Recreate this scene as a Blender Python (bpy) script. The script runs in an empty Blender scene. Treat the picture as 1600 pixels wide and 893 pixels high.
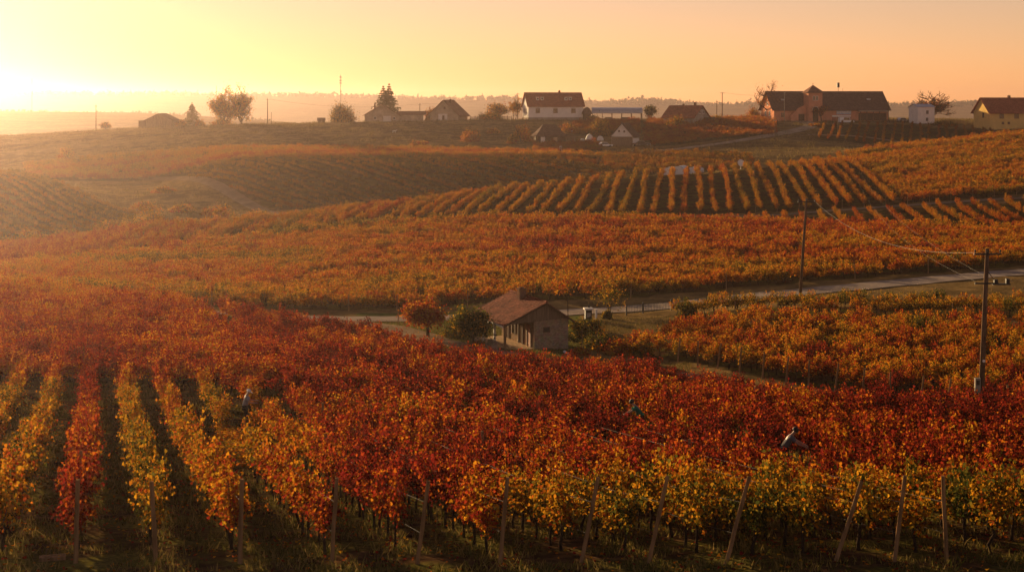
import bpy, math, random
import numpy as np
from mathutils import Vector, Matrix, Euler

R = math.radians
rnd = random.Random(7)
rng = np.random.default_rng(7)
sc = bpy.context.scene
col = sc.collection

# ------------------------------------------------------------------ camera, world, sun, exposure
F = 2400.0            # focal length in photo pixels (photo is 1600 px wide)
HZ = 165.0            # photo row of the true horizon
SUN_BEARING, SUN_ELEV = -31.0, 8.0     # degrees, clockwise from the view axis / above the horizon
cam_d = bpy.data.cameras.new('camera')
cam_d.sensor_width = 36.0
cam_d.lens = 36.0 * F / 1600.0
cam_d.shift_y = -(446.5 - HZ) / 1600.0
cam_d.clip_start, cam_d.clip_end = 0.5, 9000
cam = bpy.data.objects.new('camera', cam_d)
cam.rotation_euler = (R(90), 0, 0)
col.objects.link(cam)
sc.camera = cam

world = bpy.data.worlds.new('World')
sc.world = world
world.use_nodes = True
wn = world.node_tree
wn.nodes.clear()
sky = wn.nodes.new('ShaderNodeTexSky')
sky.sky_type = 'NISHITA'
sky.sun_disc = False
sky.sun_elevation = R(SUN_ELEV)
sky.sun_rotation = R(SUN_BEARING)
sky.altitude = 200
sky.air_density, sky.dust_density, sky.ozone_density = 1.0, 0.12, 0.6
warm = wn.nodes.new('ShaderNodeMix')
warm.data_type = 'RGBA'
warm.blend_type = 'MULTIPLY'
warm.inputs[0].default_value = 1.0
warm.inputs[7].default_value = (1.0, 0.61, 0.59, 1)
bg = wn.nodes.new('ShaderNodeBackground')
bg.inputs['Strength'].default_value = 0.060
wo = wn.nodes.new('ShaderNodeOutputWorld')
wn.links.new(sky.outputs[0], warm.inputs[6])
wn.links.new(warm.outputs[2], bg.inputs['Color'])
wn.links.new(bg.outputs[0], wo.inputs['Surface'])

sun_d = bpy.data.lights.new('sun', 'SUN')
sun_d.energy = 5.0
sun_d.angle = R(0.53)
sun_d.color = (1.0, 0.70, 0.36)
sun = bpy.data.objects.new('sun', sun_d)
b, e = R(SUN_BEARING), R(SUN_ELEV)
to_sun = Vector((math.sin(b) * math.cos(e), math.cos(b) * math.cos(e), math.sin(e)))
sun.rotation_euler = to_sun.to_track_quat('Z', 'Y').to_euler()
sun.location = (-60, 60, 60)
col.objects.link(sun)

sc.view_settings.view_transform = 'Standard'
sc.view_settings.look = 'None'
sc.view_settings.exposure = 1.08
sc.view_settings.gamma = 1.0
sc.cycles.max_bounces = 6
sc.cycles.diffuse_bounces = 2
sc.cycles.transmission_bounces = 4
sc.cycles.volume_bounces = 0
sc.cycles.use_denoising = True

# ------------------------------------------------------------------ helpers
def setp(o, label=None, cat=None, group=None, kind=None):
    if label: o['label'] = label
    if cat: o['category'] = cat
    if group: o['group'] = group
    if kind: o['kind'] = kind
    return o

def thing(name, loc, rotz, label, cat, group=None):
    o = bpy.data.objects.new(name, None)
    o.empty_display_size = 0.3
    o.location = loc
    o.rotation_euler = (0, 0, rotz)
    col.objects.link(o)
    return setp(o, label, cat, group)

class MB:
    """collects primitives for one mesh"""
    def __init__(s): s.v, s.f = [], []
    def add(s, vs, fs):
        o = len(s.v)
        s.v += [tuple(p) for p in vs]
        s.f += [tuple(i + o for i in f) for f in fs]
        return s
    def box(s, c, d, rot=None):
        hx, hy, hz = d[0] / 2, d[1] / 2, d[2] / 2
        vs = [Vector((x, y, z)) for x in (-hx, hx) for y in (-hy, hy) for z in (-hz, hz)]
        if rot: vs = [rot @ p for p in vs]
        c = Vector(c)
        return s.add([p + c for p in vs], [(0, 1, 3, 2), (4, 6, 7, 5), (0, 4, 5, 1), (2, 3, 7, 6), (0, 2, 6, 4), (1, 5, 7, 3)])
    def tube(s, pts, rad, n=6, cap=True):
        pts = [Vector(p) for p in pts]
        if not hasattr(rad, '__len__'): rad = [rad] * len(pts)
        vs, fs = [], []
        up = None
        for i, p in enumerate(pts):
            t = (pts[min(i + 1, len(pts) - 1)] - pts[max(i - 1, 0)]).normalized()
            a = t.orthogonal().normalized() if up is None else (up - t * up.dot(t)).normalized()
            up = a
            bb = t.cross(a)
            for k in range(n):
                w = 2 * math.pi * k / n
                vs.append(p + (a * math.cos(w) + bb * math.sin(w)) * rad[i])
        for i in range(len(pts) - 1):
            for k in range(n):
                k2 = (k + 1) % n
                fs.append((i * n + k, i * n + k2, (i + 1) * n + k2, (i + 1) * n + k))
        if cap:
            fs.append(tuple(reversed(range(n))))
            fs.append(tuple((len(pts) - 1) * n + k for k in range(n)))
        return s.add(vs, fs)
    def lathe(s, prof, n=12, c=(0, 0, 0)):
        vs, fs = [], []
        for r, z in prof:
            for k in range(n):
                w = 2 * math.pi * k / n
                vs.append((c[0] + r * math.cos(w), c[1] + r * math.sin(w), c[2] + z))
        for i in range(len(prof) - 1):
            for k in range(n):
                k2 = (k + 1) % n
                fs.append((i * n + k, i * n + k2, (i + 1) * n + k2, (i + 1) * n + k))
        fs.append(tuple(reversed(range(n))))
        fs.append(tuple((len(prof) - 1) * n + k for k in range(n)))
        return s.add(vs, fs)
    def prism(s, prof, y0, y1):
        """outline in x,z extruded along y"""
        n = len(prof)
        vs = [(x, y0, z) for x, z in prof] + [(x, y1, z) for x, z in prof]
        fs = [tuple(range(n)), tuple(reversed(range(n, 2 * n)))]
        fs += [(i, i + n, (i + 1) % n + n, (i + 1) % n) for i in range(n)]
        return s.add(vs, fs)
    def build(s, name, mat, parent=None, smooth=False):
        me = bpy.data.meshes.new(name)
        me.from_pydata(s.v, [], s.f)
        me.validate()
        import bmesh
        bm = bmesh.new(); bm.from_mesh(me)
        bmesh.ops.recalc_face_normals(bm, faces=bm.faces)
        bm.to_mesh(me); bm.free()
        if smooth: me.polygons.foreach_set('use_smooth', [True] * len(me.polygons))
        me.materials.append(mat)
        o = bpy.data.objects.new(name, me)
        col.objects.link(o)
        if parent: o.parent = parent
        return o

# ------------------------------------------------------------------ materials
def mat_new(name):
    m = bpy.data.materials.new(name)
    m.use_nodes = True
    m.node_tree.nodes.clear()
    return m, m.node_tree.nodes, m.node_tree.links

def mat(name, c, rough=0.8, var=0.25, scale=3.0, metal=0.0, stretch=(1, 1, 1), spec=0.3, bump=0.0, dark=None):
    """procedural: base colour broken up by two noises"""
    m, N, L = mat_new(name)
    out = N.new('ShaderNodeOutputMaterial')
    p = N.new('ShaderNodeBsdfPrincipled')
    p.inputs['Roughness'].default_value = rough
    p.inputs['Metallic'].default_value = metal
    p.inputs['Specular IOR Level'].default_value = spec if rough < .8 else 0.0
    tc = N.new('ShaderNodeTexCoord')
    mp = N.new('ShaderNodeMapping')
    mp.inputs['Scale'].default_value = stretch
    n1 = N.new('ShaderNodeTexNoise')
    n1.inputs['Scale'].default_value = scale
    n1.inputs['Detail'].default_value = 6
    L.new(tc.outputs['Object'], mp.inputs[0]); L.new(mp.outputs[0], n1.inputs['Vector'])
    cr = N.new('ShaderNodeValToRGB')
    d = dark or tuple(x * (1 - var) for x in c)
    cr.color_ramp.elements[0].position = 0.3
    cr.color_ramp.elements[0].color = (*d, 1)
    cr.color_ramp.elements[1].position = 0.7
    cr.color_ramp.elements[1].color = (*[min(1, x * (1 + var * 0.5)) for x in c], 1)
    L.new(n1.outputs[0], cr.inputs[0])
    L.new(cr.outputs[0], p.inputs['Base Color'])
    if bump:
        bp = N.new('ShaderNodeBump')
        bp.inputs['Strength'].default_value = bump
        bp.inputs['Distance'].default_value = 0.05
        L.new(n1.outputs[0], bp.inputs['Height']); L.new(bp.outputs[0], p.inputs['Normal'])
    L.new(p.outputs[0], out.inputs['Surface'])
    return m

def mat_masonry(name, c1, c2, mortar, scale=3.0, rot=False):
    m, N, L = mat_new(name)
    out = N.new('ShaderNodeOutputMaterial')
    p = N.new('ShaderNodeBsdfPrincipled'); p.inputs['Roughness'].default_value = 0.95; p.inputs['Specular IOR Level'].default_value = 0.0
    tc = N.new('ShaderNodeTexCoord')
    vm = N.new('ShaderNodeSeparateXYZ'); L.new(tc.outputs['Object'], vm.inputs[0])
    ad = N.new('ShaderNodeMath'); ad.operation = 'ADD'
    L.new(vm.outputs[0], ad.inputs[0]); L.new(vm.outputs[1], ad.inputs[1])
    cb = N.new('ShaderNodeCombineXYZ'); L.new(ad.outputs[0], cb.inputs[0]); L.new(vm.outputs[2], cb.inputs[1])
    br = N.new('ShaderNodeTexBrick')
    br.inputs['Scale'].default_value = scale
    br.inputs['Color1'].default_value = (*c1, 1); br.inputs['Color2'].default_value = (*c2, 1); br.inputs['Mortar'].default_value = (*mortar, 1)
    br.inputs['Mortar Size'].default_value = 0.03
    br.inputs['Bias'].default_value = 0.1
    nz = N.new('ShaderNodeTexNoise'); nz.inputs['Scale'].default_value = 2.2; nz.inputs['Detail'].default_value = 5
    L.new(tc.outputs['Object'], nz.inputs['Vector'])
    mv = N.new('ShaderNodeVectorMath'); mv.operation = 'MULTIPLY_ADD'; mv.inputs[1].default_value = (0.12, 0.12, 0.12)
    L.new(nz.outputs['Color'], mv.inputs[0]); L.new(cb.outputs[0], mv.inputs[2]); L.new(mv.outputs[0], br.inputs['Vector'])
    mx = N.new('ShaderNodeMix'); mx.data_type = 'RGBA'; mx.blend_type = 'MULTIPLY'; mx.inputs[0].default_value = 0.6
    L.new(br.outputs['Color'], mx.inputs[6]); L.new(nz.outputs['Color'], mx.inputs[7])
    L.new(mx.outputs[2], p.inputs['Base Color'])
    bp = N.new('ShaderNodeBump'); bp.inputs['Strength'].default_value = 0.6; bp.inputs['Distance'].default_value = 0.03
    L.new(br.outputs['Color'], bp.inputs['Height']); L.new(bp.outputs[0], p.inputs['Normal'])
    L.new(p.outputs[0], out.inputs['Surface'])
    return m

def mat_tiles(name, c, dark, period=0.3):
    """roof covering: courses across the slope plus blotches"""
    m, N, L = mat_new(name)
    out = N.new('ShaderNodeOutputMaterial')
    p = N.new('ShaderNodeBsdfPrincipled'); p.inputs['Roughness'].default_value = 0.95; p.inputs['Specular IOR Level'].default_value = 0.02
    tc = N.new('ShaderNodeTexCoord')
    br = N.new('ShaderNodeTexVoronoi'); br.inputs['Scale'].default_value = 1 / period
    mp = N.new('ShaderNodeMapping'); mp.inputs['Scale'].default_value = (1, 1, 1.6)
    L.new(tc.outputs['Object'], mp.inputs[0]); L.new(mp.outputs[0], br.inputs['Vector'])
    nz = N.new('ShaderNodeTexNoise'); nz.inputs['Scale'].default_value = 0.9; nz.inputs['Detail'].default_value = 8
    L.new(tc.outputs['Object'], nz.inputs['Vector'])
    cr = N.new('ShaderNodeValToRGB')
    cr.color_ramp.elements[0].position = 0.3; cr.color_ramp.elements[0].color = (*dark, 1)
    cr.color_ramp.elements[1].position = 0.72; cr.color_ramp.elements[1].color = (*c, 1)
    L.new(nz.outputs[0], cr.inputs[0])
    hs = N.new('ShaderNodeHueSaturation')
    mr = N.new('ShaderNodeMapRange'); mr.inputs[3].default_value = 0.65; mr.inputs[4].default_value = 1.25
    sp = N.new('ShaderNodeSeparateColor'); L.new(br.outputs['Color'], sp.inputs[0]); L.new(sp.outputs[0], mr.inputs[0])
    L.new(mr.outputs[0], hs.inputs['Value']); L.new(cr.outputs[0], hs.inputs['Color'])
    L.new(hs.outputs[0], p.inputs['Base Color'])
    bp = N.new('ShaderNodeBump'); bp.inputs['Strength'].default_value = 0.5; bp.inputs['Distance'].default_value = 0.04
    L.new(br.outputs['Distance'], bp.inputs['Height']); L.new(bp.outputs[0], p.inputs['Normal'])
    L.new(p.outputs[0], out.inputs['Surface'])
    return m

def mat_leaf(name, stops, spread=0.62, trans=0.52, attr_default=None):
    """leaf colour = ramp(tint of the plant + the leaf's own random shift)"""
    m, N, L = mat_new(name)
    out = N.new('ShaderNodeOutputMaterial')
    at = N.new('ShaderNodeAttribute'); at.attribute_type = 'INSTANCER'; at.attribute_name = 'tint'
    al = N.new('ShaderNodeAttribute'); al.attribute_type = 'GEOMETRY'; al.attribute_name = 'lr'
    ml = N.new('ShaderNodeMath'); ml.operation = 'MULTIPLY_ADD'; ml.inputs[1].default_value = spread; ml.inputs[2].default_value = -spread / 2
    L.new(al.outputs['Fac'], ml.inputs[0])
    ad = N.new('ShaderNodeMath'); ad.operation = 'ADD'; ad.use_clamp = True
    L.new(at.outputs['Fac'], ad.inputs[0]); L.new(ml.outputs[0], ad.inputs[1])
    cr = N.new('ShaderNodeValToRGB')
    el = cr.color_ramp.elements
    while len(el) < len(stops): el.new(0.5)
    for k, (pos, c) in enumerate(stops):
        el[k].position = pos; el[k].color = (*c, 1)
    L.new(ad.outputs[0], cr.inputs[0])
    df = N.new('ShaderNodeBsdfDiffuse'); tr = N.new('ShaderNodeBsdfTranslucent'); gl = N.new('ShaderNodeBsdfGlossy')
    gl.inputs['Roughness'].default_value = 0.5
    L.new(cr.outputs[0], gl.inputs['Color'])
    L.new(cr.outputs[0], df.inputs[0]); L.new(cr.outputs[0], tr.inputs[0])
    mx = N.new('ShaderNodeMixShader'); mx.inputs[0].default_value = trans
    L.new(df.outputs[0], mx.inputs[1]); L.new(tr.outputs[0], mx.inputs[2])
    m2 = N.new('ShaderNodeMixShader'); m2.inputs[0].default_value = 0.03
    L.new(mx.outputs[0], m2.inputs[1]); L.new(gl.outputs[0], m2.inputs[2])
    L.new(m2.outputs[0], out.inputs['Surface'])
    return m

AUTUMN = [(0.0, (0.038, 0.045, 0.010)), (0.17, (0.10, 0.082, 0.013)), (0.33, (0.46, 0.22, 0.012)), (0.48, (0.39, 0.105, 0.008)),
          (0.63, (0.26, 0.028, 0.010)), (0.80, (0.15, 0.012, 0.010)), (1.0, (0.055, 0.014, 0.009))]
M = dict(
    leaf=mat_leaf('autumn_leaf', AUTUMN),
    needle=mat_leaf('conifer_needle', [(0, (0.035, 0.045, 0.015)), (0.5, (0.07, 0.075, 0.022)), (1, (0.14, 0.11, 0.03))], 0.4, 0.25),
    litter=mat_leaf('fallen_leaf', AUTUMN, 0.9, 0.35),
    bark=mat('bark', (0.075, 0.05, 0.035), 0.95, 0.5, 14, stretch=(1, 1, 0.25), bump=0.6),
    vinewood=mat('vine_wood', (0.05, 0.034, 0.024), 0.95, 0.5, 18, stretch=(1, 1, 0.3), bump=0.6),
    post=mat('weathered_post', (0.30, 0.17, 0.08), 0.9, 0.5, 9, stretch=(1, 1, 0.12), bump=0.5),
    pole=mat('pole_wood', (0.15, 0.095, 0.06), 0.9, 0.45, 6, stretch=(1, 1, 0.1), bump=0.4),
    concrete=mat('pole_concrete', (0.30, 0.26, 0.21), 0.9, 0.3, 2),
    steel=mat('galvanised_steel', (0.35, 0.33, 0.30), 0.5, 0.2, 4, metal=0.7),
    wire=mat('wire', (0.07, 0.06, 0.05), 0.7, 0.1, 4),
    black=mat('black_iron', (0.02, 0.02, 0.02), 0.6, 0.3, 4),
    plank=mat('grey_planks', (0.22, 0.15, 0.095), 0.9, 0.55, 5, stretch=(3, 3, 0.15), bump=0.4),
    darkplank=mat('dark_planks', (0.10, 0.065, 0.045), 0.9, 0.5, 5, stretch=(3, 3, 0.15)),
    porch=mat('porch_boards', (0.58, 0.40, 0.25), 0.8, 0.3, 3, stretch=(0.3, 4, 1)),
    stone=mat_masonry('hut_stone', (0.62, 0.45, 0.30), (0.40, 0.27, 0.17), (0.26, 0.18, 0.12), 2.6),
    brick=mat_masonry('chimney_brick', (0.32, 0.14, 0.08), (0.22, 0.09, 0.055), (0.3, 0.24, 0.18), 5),
    salmon=mat('salmon_plaster', (0.62, 0.27, 0.155), 0.9, 0.2, 0.6),
    cream=mat('cream_plaster', (0.66, 0.58, 0.48), 0.9, 0.14, 0.5),
    white=mat('white_paint', (0.84, 0.78, 0.70), 0.8, 0.1, 0.8),
    yellow=mat('yellow_plaster', (0.72, 0.48, 0.16), 0.9, 0.14, 0.5),
    greyplaster=mat('grey_plaster', (0.34, 0.29, 0.24), 0.9, 0.25, 0.8),
    tan=mat('tan_plaster', (0.45, 0.35, 0.25), 0.9, 0.25, 0.8),
    plinth=mat('plinth', (0.33, 0.27, 0.22), 0.9, 0.2, 1),
    roofred=mat_tiles('red_tiles', (0.36, 0.115, 0.06), (0.24, 0.075, 0.042)),
    roofhut=mat_tiles('hut_tiles', (0.24, 0.075, 0.04), (0.12, 0.038, 0.024), 0.28),
    roofbrown=mat_tiles('brown_tiles', (0.24, 0.115, 0.07), (0.15, 0.07, 0.045)),
    roofdark=mat_tiles('dark_shingles', (0.14, 0.08, 0.06), (0.085, 0.05, 0.04)),
    metalroof=mat('metal_sheet', (0.42, 0.42, 0.44), 0.45, 0.15, 1.5, metal=0.4),
    frame=mat('window_frame', (0.70, 0.64, 0.56), 0.7, 0.1, 2),
    brownframe=mat('brown_frame', (0.16, 0.08, 0.045), 0.7, 0.2, 2),
    glass=mat('dark_glass', (0.03, 0.03, 0.032), 0.12, 0.1, 1, spec=0.6),
    cloth=mat('white_cover', (0.80, 0.77, 0.72), 0.7, 0.08, 1),
    rubber=mat('rubber', (0.02, 0.02, 0.02), 0.9, 0.2, 3),
    darkcar=mat('dark_car_paint', (0.03, 0.03, 0.035), 0.3, 0.2, 1, spec=0.6),
    whitecar=mat('white_car_paint', (0.75, 0.74, 0.72), 0.3, 0.06, 1, spec=0.6),
    silvercar=mat('silver_car_paint', (0.45, 0.45, 0.45), 0.3, 0.1, 1, metal=0.4),
    skin=mat('skin', (0.42, 0.22, 0.14), 0.6, 0.1, 3),
    hair=mat('dark_hair', (0.02, 0.014, 0.01), 0.7, 0.2, 10),
    greyshirt=mat('grey_shirt', (0.14, 0.132, 0.13), 0.9, 0.15, 6),
    paleshirt=mat('pale_grey_shirt', (0.38, 0.36, 0.35), 0.9, 0.15, 6),
    greenshirt=mat('green_shirt', (0.03, 0.16, 0.10), 0.9, 0.15, 6),
    jeans=mat('dark_trousers', (0.025, 0.028, 0.04), 0.9, 0.3, 6),
    shoe=mat('shoe_leather', (0.03, 0.022, 0.018), 0.8, 0.2, 6),
    bluesign=mat('pale_blue_panel', (0.42, 0.47, 0.55), 0.6, 0.15, 2),
    redpanel=mat('red_brown_panel', (0.35, 0.12, 0.07), 0.7, 0.15, 2),
    asphalt=mat('worn_road', (0.33, 0.255, 0.20), 0.9, 0.3, 0.35, bump=0.2),
    gravel=mat('pale_gravel', (0.38, 0.28, 0.19), 0.95, 0.3, 0.4),
    track=mat('dirt_track', (0.27, 0.185, 0.115), 0.95, 0.35, 0.4, bump=0.3),
)

# ------------------------------------------------------------------ terrain
def pchip(xs, ys, q):
    xs, ys, q = np.asarray(xs, float), np.asarray(ys, float), np.asarray(q, float)
    h = np.diff(xs); d = np.diff(ys) / h
    m = np.zeros_like(ys); m[0], m[-1] = d[0], d[-1]
    for i in range(1, len(xs) - 1):
        if d[i - 1] * d[i] > 0:
            w1, w2 = 2 * h[i] + h[i - 1], h[i] + 2 * h[i - 1]
            m[i] = (w1 + w2) / (w1 / d[i - 1] + w2 / d[i])
    i = np.clip(np.searchsorted(xs, q) - 1, 0, len(xs) - 2)
    t = np.clip((q - xs[i]) / h[i], 0, 1)
    return ((1 + 2 * t) * (1 - t) ** 2 * ys[i] + t * (1 - t) ** 2 * h[i] * m[i] + t * t * (3 - 2 * t) * ys[i + 1] + t * t * (t - 1) * h[i] * m[i + 1])

NEAR = [(-60, -7.0), (5, -7.8), (20, -9.0), (36, -10.8), (50, -12.6), (73, -15.2)]
COLS = {     # photo column: (distance, height) pairs, height relative to the camera
    -600: [(85, -15.7), (120, -17.6), (160, -19.4), (220, -23.5), (280, -27), (315, -26.5), (370, -14), (400, -18), (440, -20), (515, -13.5), (560, -17)],
    0: [(85, -15.9), (120, -17.9), (160, -19.6), (170, -20.6), (220, -23.5), (280, -26.4), (300, -27.4), (312, -26.6), (370, -16.4), (400, -20), (440, -18.3), (515, -10.1), (560, -14)],
    200: [(85, -15.8), (120, -18.0), (150, -19.6), (170, -21.4), (220, -23.6), (280, -24.2), (290, -23.9), (305, -26.5), (330, -25.7), (370, -22.3), (410, -20.2), (422, -18.6), (445, -15.2), (515, -7.7), (560, -11)],
    400: [(85, -15.8), (120, -18.6), (150, -20.6), (165, -21.7), (220, -23.4), (268, -22.9), (292, -22.4), (305, -23.6), (345, -24.4), (405, -14.7), (440, -13.0), (515, -6.2), (560, -9)],
    600: [(85, -15.9), (110, -18.6), (130, -20.3), (150, -21.2), (165, -21.7), (220, -22.0), (270, -20.8), (300, -20.1), (318, -22.5), (350, -23.8), (405, -14.3), (440, -13.0), (515, -5.4), (560, -8)],
    800: [(85, -16.1), (110, -19.0), (133, -20.6), (150, -21.1), (165, -21.4), (220, -21.1), (260, -20.0), (290, -18.5), (320, -17.7), (336, -20), (352, -23.3), (405, -14.3), (435, -13.6), (460, -11.1), (515, -4.7), (560, -6)],
    1000: [(85, -16.6), (110, -19.4), (125, -20.7), (150, -20.9), (165, -21.4), (220, -20.4), (260, -19.6), (280, -19.5), (340, -15.6), (356, -18), (375, -16.7), (430, -13.4), (460, -10.9), (510, -5.3), (560, -4.8)],
    1200: [(85, -17.5), (108, -19.8), (150, -20.4), (165, -20.7), (220, -20.2), (265, -19.9), (275, -19.6), (360, -14.5), (375, -15.8), (400, -13.3), (450, -9.4), (510, -4.7), (560, -4.5)],
    1400: [(85, -18.2), (100, -19.5), (150, -20.6), (170, -20.1), (220, -19.7), (265, -19.3), (285, -18.2), (380, -12.6), (408, -11.4), (428, -12.3), (450, -10.6), (490, -5.5), (540, -4.6), (560, -4.6)],
    1600: [(85, -18.7), (95, -19.4), (120, -20.0), (150, -20.4), (175, -19.5), (220, -19.3), (265, -18.6), (285, -16.9), (380, -10.6), (420, -8.2), (442, -9.3), (470, -6.9), (520, -5.2), (560, -5)],
    2200: [(85, -19.3), (95, -19.8), (120, -20.0), (150, -20.0), (175, -18.9), (220, -18.0), (265, -17), (285, -15), (380, -8.6), (420, -6.2), (450, -7), (480, -5), (520, -4.6), (560, -5)],
}
FAR = {  # twice the heights of the second ridge (1300 m) and the far ridge (3000 m)
    -600: (-6, 45), 0: (-9.7, 42), 200: (-12, 40), 400: (-24, 37), 600: (-40, 28), 800: (-45, 20), 1000: (-45, 9),
    1200: (-45, 5), 1400: (-45, 3), 1600: (-45, 4), 2200: (-40, 8)}
YS = np.concatenate([np.array([-60, -30, -10, 0, 6, 12, 16]), np.arange(20, 60, 1.0), np.arange(60, 170, 1.6), np.arange(170, 565, 2.6),
                     np.geomspace(565, 3500, 60)])
US = np.linspace(-600, 2200, 225)
cu = sorted(COLS)
tab = []
for u in cu:
    r2, r3 = FAR[u]
    pts = NEAR + COLS[u] + [(760, -30), (1150, -28), (950, -30), (1150, r2 / 2 - 5), (1300, r2 / 2), (1400, r2 / 2 - 6), (1850, -45), (2600, r3 / 2 - 20), (3000, r3 / 2), (3150, r3 / 2 - 6), (3500, r3 / 2 - 60)]
    tab.append(pchip([p[0] for p in pts], [p[1] for p in pts], YS))
tab = np.array(tab)                                   # columns x ys
ZT = np.array([pchip(cu, tab[:, j], US) for j in range(len(YS))])   # ys x us

def smooth_noise(x, y, seed, scale):
    g = np.random.default_rng(seed)
    out = 0
    for k in range(7):
        a = g.uniform(0, 2 * math.pi); f = g.uniform(0.5, 1.9) / scale
        out = out + np.sin((x * math.cos(a) + y * math.sin(a)) * f * 2 * math.pi + g.uniform(0, 6.28))
    return out / 7 * 1.6

def ucoord(x, y): return 800 + F * np.asarray(x, float) / np.maximum(np.asarray(y, float), 36)

def H(x, y):
    x, y = np.asarray(x, float), np.asarray(y, float)
    u = np.clip(ucoord(x, y), US[0], US[-1])
    i = np.clip(np.searchsorted(YS, y) - 1, 0, len(YS) - 2)
    t = np.clip((y - YS[i]) / (YS[i + 1] - YS[i]), 0, 1)
    fj = (u - US[0]) / (US[1] - US[0])
    j = np.clip(fj.astype(int), 0, len(US) - 2); w = fj - j
    return (ZT[i, j] * (1 - t) * (1 - w) + ZT[i + 1, j] * t * (1 - w) + ZT[i, j + 1] * (1 - t) * w + ZT[i + 1, j + 1] * t * w)

def wx(px, y): return (px - 800) / F * y
def at(px, y, dz=0.0):
    x = wx(px, y)
    return Vector((x, y, float(H(x, y)) + dz))
def pick(px, py, y0):
    """ground point seen at photo pixel (px, py), beyond distance y0"""
    ys = np.arange(y0, 620, 0.25)
    row = HZ - F * H(wx(px, ys), ys) / ys
    k = int(np.argmax(row <= py))
    return at(px, float(ys[k]))

# blocks of vines: distance limits along photo columns
def pl(*pts):
    a = np.array(pts, float)
    return lambda u: np.interp(u, a[:, 0], a[:, 1])
A_max = pl((-400, 84), (100, 85), (400, 80), (560, 69), (700, 59), (900, 53.5), (1200, 50.5), (2000, 49))
BL = [
    # name, px0, px1, ymin, ymax, bearing, spacing, step
    ('A', -260, 1900, pl((-400, 37), (2000, 37)), A_max, -15.0, 1.93, 1.15),
    ('B', -260, 960, lambda u: A_max(u) + np.interp(u, (300, 560), (2.2, .5)), pl((-400, 166), (0, 162), (200, 155), (400, 145), (440, 143), (560, 136), (640, 127), (700, 116), (800, 106.5), (940, 104.5), (1000, 103.5), (1200, 97.5), (1400, 90.5), (1600, 85.5), (2000, 80)), 102.0, 2.1, 1.15),
    ('B2', 200, 1900, lambda u: A_max(u) + np.interp(u, (300, 560), (2.2, .5)), pl((-400, 166), (0, 162), (200, 155), (400, 145), (440, 143), (560, 136), (640, 127), (700, 116), (800, 106.5), (940, 104.5), (1000, 103.5), (1200, 97.5), (1400, 90.5), (1600, 85.5), (2000, 80)), -20.0, 2.45, 1.1),
    ('C', 985, 1900, pl((980, 130), (1000, 127), (1060, 123), (1200, 112), (1400, 102), (1600, 96.5), (2000, 90)), pl((980, 133), (1060, 140), (1200, 143), (1400, 143), (1600, 142), (2000, 146)), 42.0, 2.3, 1.05),
    ('C2', 1055, 1900, pl((1055, 147), (1200, 150), (1400, 149), (1600, 148), (2000, 152)), pl((1055, 153), (1200, 157.5), (1400, 156.5), (1600, 155.5), (2000, 160)), 78.0, 2.6, 1.2),
    ('D', -260, 1900, pl((-300, 171), (0, 169), (200, 168), (400, 163), (640, 163), (800, 167), (1000, 172), (1200, 177), (1400, 181), (1600, 186), (2000, 193)), pl((-300, 205), (0, 222), (200, 245), (400, 266), (600, 267), (800, 263), (1000, 258), (1200, 256), (1400, 243), (1600, 228), (2000, 214)), 86.0, 2.6, 1.0),
    ('K', 1170, 1900, pl((1170, 257), (1200, 258), (1400, 245), (1600, 230), (2000, 216)), pl((1170, 270), (1400, 277), (1600, 279), (2000, 284)), 8.0, 3.1, 1.0),
    ('E', -260, 1900, pl((-300, 209), (0, 226), (200, 249), (400, 270), (600, 271), (800, 269), (1000, 272), (1200, 280), (1600, 288), (2000, 292)), pl((-300, 300), (0, 296), (200, 296), (400, 305), (600, 310), (800, 324), (1000, 344), (1200, 363), (1400, 412), (1600, 426), (2000, 432)), 6.5, 2.75, 1.0),
    ('F', 1200, 1900, pl((1200, 280), (1600, 288), (2000, 292)), pl((1200, 363), (1400, 412), (1600, 426), (2000, 432)), 74.0, 2.7, 1.0),
    ('G', 270, 975, pl((270, 404), (350, 377), (440, 352), (975, 352)), pl((270, 409), (975, 406)), -42.0, 3.3, 1.1),
    ('H', 40, 975, pl((40, 414), (120, 410), (180, 410), (270, 409), (975, 408)), pl((40, 446), (200, 447), (500, 444), (800, 437), (900, 428), (975, 414)), 82.0, 2.6, 1.1),
    ('J', -260, 250, pl((-300, 306), (0, 309), (120, 313), (250, 320)), pl((-300, 378), (0, 378), (60, 376), (130, 368), (200, 350), (250, 326)), -42.0, 3.3, 1.1),
    ('L', 945, 1175, pl((945, 398), (1000, 372), (1175, 376)), pl((945, 424), (1060, 424), (1175, 400)), -38.0, 2.6, 1.35),
    ('M', 835, 1212, pl((835, 438), (940, 438), (946, 459), (1012, 459), (1020, 446), (1212, 455)), pl((835, 456), (930, 457), (945, 448), (1005, 448), (1010, 506), (1180, 507), (1212, 490)), 80.0, 2.5, 1.35),
    ('M', 895, 1000, pl((895, 474), (1000, 474)), pl((895, 498), (1000, 506)), 80.0, 2.5, 1.35),
    ('N', 1278, 1560, pl((1275, 449), (1440, 438), (1560, 440)), pl((1275, 484), (1420, 483), (1560, 462)), 15.0, 2.6, 1.1),
]

def in_block(bk, x, y):
    u = 800 + F * x / y
    ok = (u > bk[1]) & (u < bk[2]) & (y > bk[3](u)) & (y < bk[4](u))
    side = x - math.tan(R(6.5)) * (y - 287) - 71.5       # the crest rows end along one of their own rows
    if bk[0] == 'E': ok &= side < 0
    if bk[0] == 'F': ok &= side > 1.6
    sb = x + math.tan(R(20)) * (y - 100) + 12.4
    if bk[0] == 'B': ok &= sb < -1.2
    if bk[0] == 'B2': ok &= sb > 0
    return ok

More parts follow.
